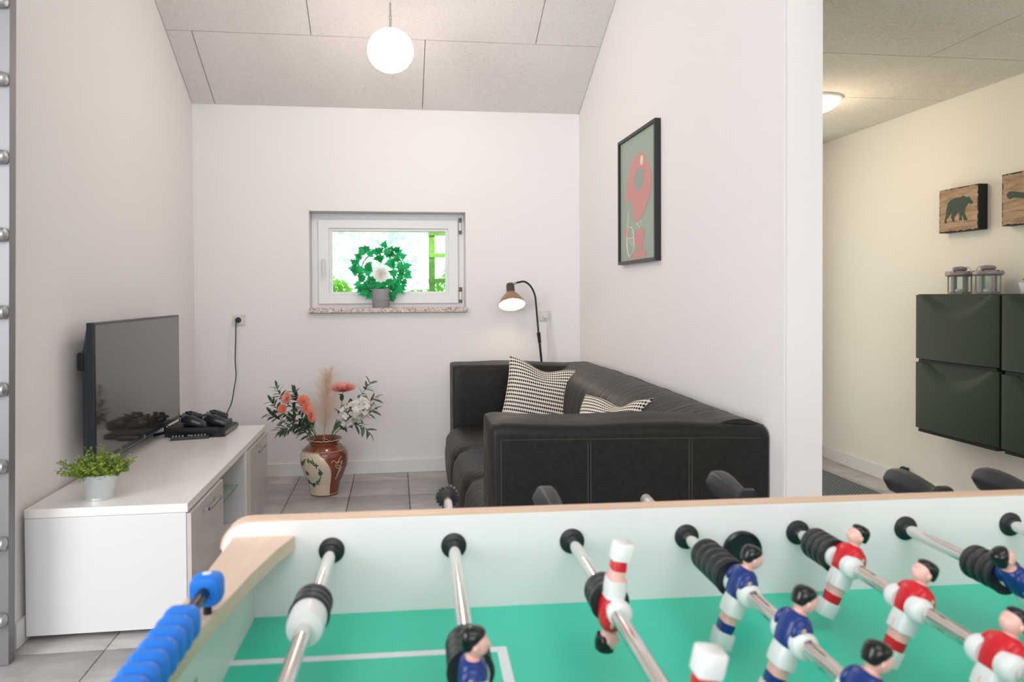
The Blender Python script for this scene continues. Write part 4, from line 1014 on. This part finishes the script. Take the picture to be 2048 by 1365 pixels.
def ring2(z, cx, rx, ry, n=16, p=2.4, cy=0):
    out = []
    for k in range(n):
        a = 2*pi*k/n; c, s = cos(a), sin(a)
        out.append((cx+rx*math.copysign(abs(c)**(2/p), c), cy+ry*math.copysign(abs(s)**(2/p), s), z))
    return out
def player_mesh(shirt):
    mats = [M_SKIN, M_FWHITE, shirt, M_FHAIR, M_FBADGE]; g = G()
    # feet block, socks, calves, shorts, shirt: one tapering body facing +x
    rings = [ring2(-.0655, .002, .0088, .0088, p=7), ring2(-.0640, .002, .0099, .0098, p=7), ring2(-.0500, .001, .0099, .0098, p=7), ring2(-.0480, .0005, .0095, .0100, p=6)]
    g.loft(rings, 1)
    rings = [ring2(-.0480, 0, .0068, .0090, p=4), ring2(-.0460, 0, .0072, .0094, p=4), ring2(-.0380, 0, .0076, .0100, p=4), ring2(-.0378, 0, .0068, .0096, p=4), ring2(-.0290, 0, .0074, .0102, p=4), ring2(-.0288, 0, .0098, .0128, p=4),
             ring2(-.0200, 0, .0104, .0136, p=3.5), ring2(-.0100, 0, .0098, .0134, p=3.2), ring2(-.0098, 0, .0104, .0138, p=3), ring2(.0, 0, .0122, .0150, p=2.8), ring2(.0120, .0, .0120, .0160, p=2.6), ring2(.0190, -.0005, .0098, .0145, p=2.5), ring2(.0225, -.001, .0062, .0090), ring2(.0228, -.001, .0052, .0052), ring2(.0265, -.0005, .0050, .0050)]
    g.loft(rings, 0, mis=[2, 2, 0, 0, 0, 1, 1, 1, 2, 2, 2, 2, 0, 0])
    # groove between the legs
    g.cbox((.0100, 0, -.0235), (.0015, .0012, .010), 0)
    # sleeves hugging the body, with badge
    for s in (-1, 1):
        b = len(g.v); g.ell((0, 0, 0), (.0105, .0062, .0125), 2, 14, 8); g.xf(Matrix.Translation((-.001, s*.0148, .0085)) @ Matrix.Rotation(s*.18, 4, 'X'), b)
        b = len(g.v); g.ell((0, 0, 0), (.0022, .0010, .0028), 4, 8, 5); g.xf(Matrix.Translation((-.0035, s*.0205, .0115)), b)
        # rod socket
        b = len(g.v); g.lathe([(.0118, -.002), (.0128, .004), (.0125, .0085), (.0105, .0125), (.0080, .0132)], 20, 1); g.xf(Matrix.Translation((.003, s*.0115, -.0005)) @ Matrix.Rotation(-s*pi/2, 4, 'X'), b)
    # head: skull, face, nose, ears, hair
    b = len(g.v); g.loft([ring2(.0245, .0005, .0050, .0048), ring2(.0265, .0012, .0078, .0068), ring2(.0305, .0018, .0095, .0080), ring2(.0350, .0014, .0098, .0086), ring2(.0395, .0004, .0090, .0080), ring2(.0425, 0, .0060, .0055), ring2(.0435, 0, .0015, .0015)], 0)
    g.ell((.0112, 0, .0325), (.0022, .0018, .0026), 0, 8, 6)
    for s in (-1, 1): g.ell((.000, s*.0087, .0325), (.0024, .0014, .0032), 0, 8, 6)
    g.ell((.0085, 0, .0365), (.0028, .0066, .0014), 0, 10, 4)
    g.loft([ring2(.0290, -.0062, .0042, .0070), ring2(.0330, -.0048, .0066, .0090), ring2(.0370, -.0034, .0082, .0098), ring2(.0410, -.0020, .0096, .0096), ring2(.0440, -.0012, .0094, .0084), ring2(.0462, -.0010, .0066, .0056), ring2(.0470, -.0010, .0015, .0015)], 3)
    o = g.obj('player', mats, angle=55); me = o.data; bpy.data.objects.remove(o); return me
PM = {'red': player_mesh(M_FRED), 'blue': player_mesh(M_FBLUE)}
def bumper_mesh(L, n, r0=.0195):
    pr = [(.0065, 0), (r0*.93, .0004)]
    for k in range(n):
        z = L*k/n; d = L/n; pr += [(r0, z+d*.18), (r0, z+d*.55), (r0*.90, z+d*.72), (r0*.90, z+d*.92)]
    pr += [(r0*1.04, L*.985), (r0*1.04, L), (.0065, L+.0004)]
    return pr
def grip(g, y, s, m4=None):
    # tapered moulded grip: y start near table side, s outwards direction
    pr = [(.0065, 0), (.018, .002), (.019, .010), (.012, .018), (.0115, .028), (.0145, .045), (.0188, .075), (.0205, .100), (.0195, .118), (.0135, .130), (.003, .134)]
    b = len(g.v); n = 24
    rings = [[(r*(1+.05*cos(6*a))*cos(a), r*(1+.05*cos(6*a))*sin(a), z) for a in [2*pi*k/n for k in range(n)]] for r, z in pr]
    g.loft(rings); g.xf(Matrix.Translation((0, y, 0)) @ Matrix.Rotation(-s*pi/2, 4, 'X'), b)
RODS = [ # x, team, handle side (+1 far, -1 near), bumper (start, length, ribs), players [v], tilt deg, far end y
    (0, 'blue', -1, (.148, .034, 3), [.43], 10, .03, 'goalkeeper rod nearest the birch end rail'),
    (1, 'blue', -1, (.254, .050, 4), [.322, .47], 4, .225, 'two-player defender rod, first with a blue player'),
    (2, 'red', 1, (.150, .034, 3), [.192, .411, .590], 189, .072, 'three-player attacker rod with red players upside down'),
    (3, 'blue', -1, (.062, .078, 5), [.163, .269, .375, .481, .587], 22, .17, 'midfield rod with leaning blue players'),
    (4, 'red', 1, (.040, .050, 4), [.108, .219, .330, .441, .552], 24, .132, 'midfield rod with leaning red players'),
    (5, 'blue', -1, (.118, .048, 4), [.184, .34, .49], -35, .05, 'three-player attacker rod with blue player at the right edge'),
    (6, 'red', 1, (.20, .03, 3), [.29, .44], 10, .112, 'two-player rod cut by the right edge'),
    (7, 'red', 1, (.125, .028, 2), [.34], 0, .10, 'goalkeeper rod beyond the right edge')]
for i, team, hs, (b0, bl, bn), pv, tilt, fend, lb in RODS:
    x = .15*i; rz_ = TZ
    rod = G().tube([(0, fend if hs < 0 else fend+.04, 0), (0, -.80 if hs < 0 else -.745, 0)], .0075, 20)
    ro = fo(rod, 'rod', M_CHROME); ro.location = (x, 0, rz_); ro['label'] = lb
    for s, y0 in ((1, 0), (-1, -.68)):
        g = G().lathe([(.0158, 0), (.0158, .0018), (.0125, .0030), (.0095, .0038), (.0088, .0085), (.0077, .0090)], 28).xf(Matrix.Translation((x, y0, rz_)) @ Matrix.Rotation(s*pi/2, 4, 'X'))
        fo(g, 'bushing', M_RUBBER)
        g = G().lathe([(.0165, 0), (.0165, .003), (.009, .006)], 24).xf(Matrix.Translation((x, y0+s*.022, rz_)) @ Matrix.Rotation(-s*pi/2, 4, 'X'))
        fo(g, 'outer_bushing', M_RUBBER)
    for sgn, yb_ in ((1, -b0), (-1, -.68+b0)):
        if i in (1, 2) and sgn < 0: yb_ = -.68+min(b0, .12)
        g = G().lathe(bumper_mesh(bl, bn), 28).xf(Matrix.Translation((0, yb_, 0)) @ Matrix.Rotation(sgn*pi/2, 4, 'X'))
        fo(g, 'bumper', M_RUBBER, ro)
    if i in (0, 7):
        g = G().lathe([(.0085, -.002), (.0178, -.001), (.0182, .004), (.0182, .022), (.0168, .029), (.0100, .0305)], 32).xf(Matrix.Translation((0, -(b0+bl), 0)) @ Matrix.Rotation(pi/2, 4, 'X'))
        c_ = fo(g, 'stop_collar', M_FWHITE, ro); c_['label'] = 'white plastic stop collar'
    for k, v_ in enumerate(pv):
        fl_ = pi if team == 'red' else 0
        m = Matrix.Translation((-.003 if i == 3 else 0, -v_, 0)) @ Matrix.Rotation(R_(tilt), 4, 'Y') @ Matrix.Rotation(fl_, 4, 'Z')
        p = inst('player', PM[team], ro, m4=m)
        p['label'] = team+' shirted figure, '+('upside down with feet up' if 90 < tilt < 270 else 'black hair and white shorts')
    g = G()
    if hs > 0: grip(g, fend+.005, 1)
    else: grip(g, -.755, -1)
    if i != 3 or True: fo(g, 'handle', M_RUBBER, ro)
    g = G().lathe([(.0075, -.002), (.0085, 0), (.0085, .010), (.007, .013), (.001, .014)], 20)
    if hs < 0:
        if i == 1:
            g = G()
            for k in range(16):
                a = 2*pi*k/16; g.cbox((.0155*cos(a), .0155*sin(a), .007), (.004, .004, .014))
            g.lathe([(.0066, -.002), (.0145, 0), (.0145, .014), (.0066, .016)], 24)
        g.xf(Matrix.Translation((0, fend-.012, 0)) @ Matrix.Rotation(-pi/2, 4, 'X')); mt_ = M_RUBBER if i == 1 else M_STEEL
    else: g.xf(Matrix.Translation((0, -.745, 0)) @ Matrix.Rotation(pi/2, 4, 'X')); mt_ = M_RUBBER
    fo(g, 'end_cap', mt_, ro)
# score counter
sc_ = fo(G().tube([(-.0875, -.205, TZ+.043), (-.0875, -.52, TZ+.043)], .0058, 12), 'score_rod', M_BLACKG)
for y in (-.212, -.525): fo(G().tube([(-.0875, y, TZ+.018), (-.0875, y, TZ+.036)], .004, 8), 'score_rod_post', M_BLACKG)
def bead(y, th, r=.0145):
    g = G(); pr = [(.55, -th/2), (.86, -th*.46), (.96, -th*.3), (1, 0), (.96, th*.3), (.86, th*.46), (.55, th/2)]
    g.loft([[(px, -z, pz) for px, pz in rrect(2*r*f, 2*r*f, r*f*.6, 5)] for f, z in pr])
    o = fo(g, 'score_bead', M_BLUEB, sc_); o.location = (-.0875, y, TZ+.043); return o
b1 = bead(-.212, .024); b1['label'] = 'bright blue score bead slid apart from the rest'
G().ell((-.0, 0, .0146), (.0045, .004, .0008), nu=12, nv=5).obj('score_bead_dot', M_LINE, ft, loc=(-.0875, -.212, TZ+.043))
for k in range(9): bead(-.284-.0185*k, .0190)
for i_, o in enumerate([o for o in COL.objects if o.name.startswith('score_bead') and o.parent == sc_ and False]): pass
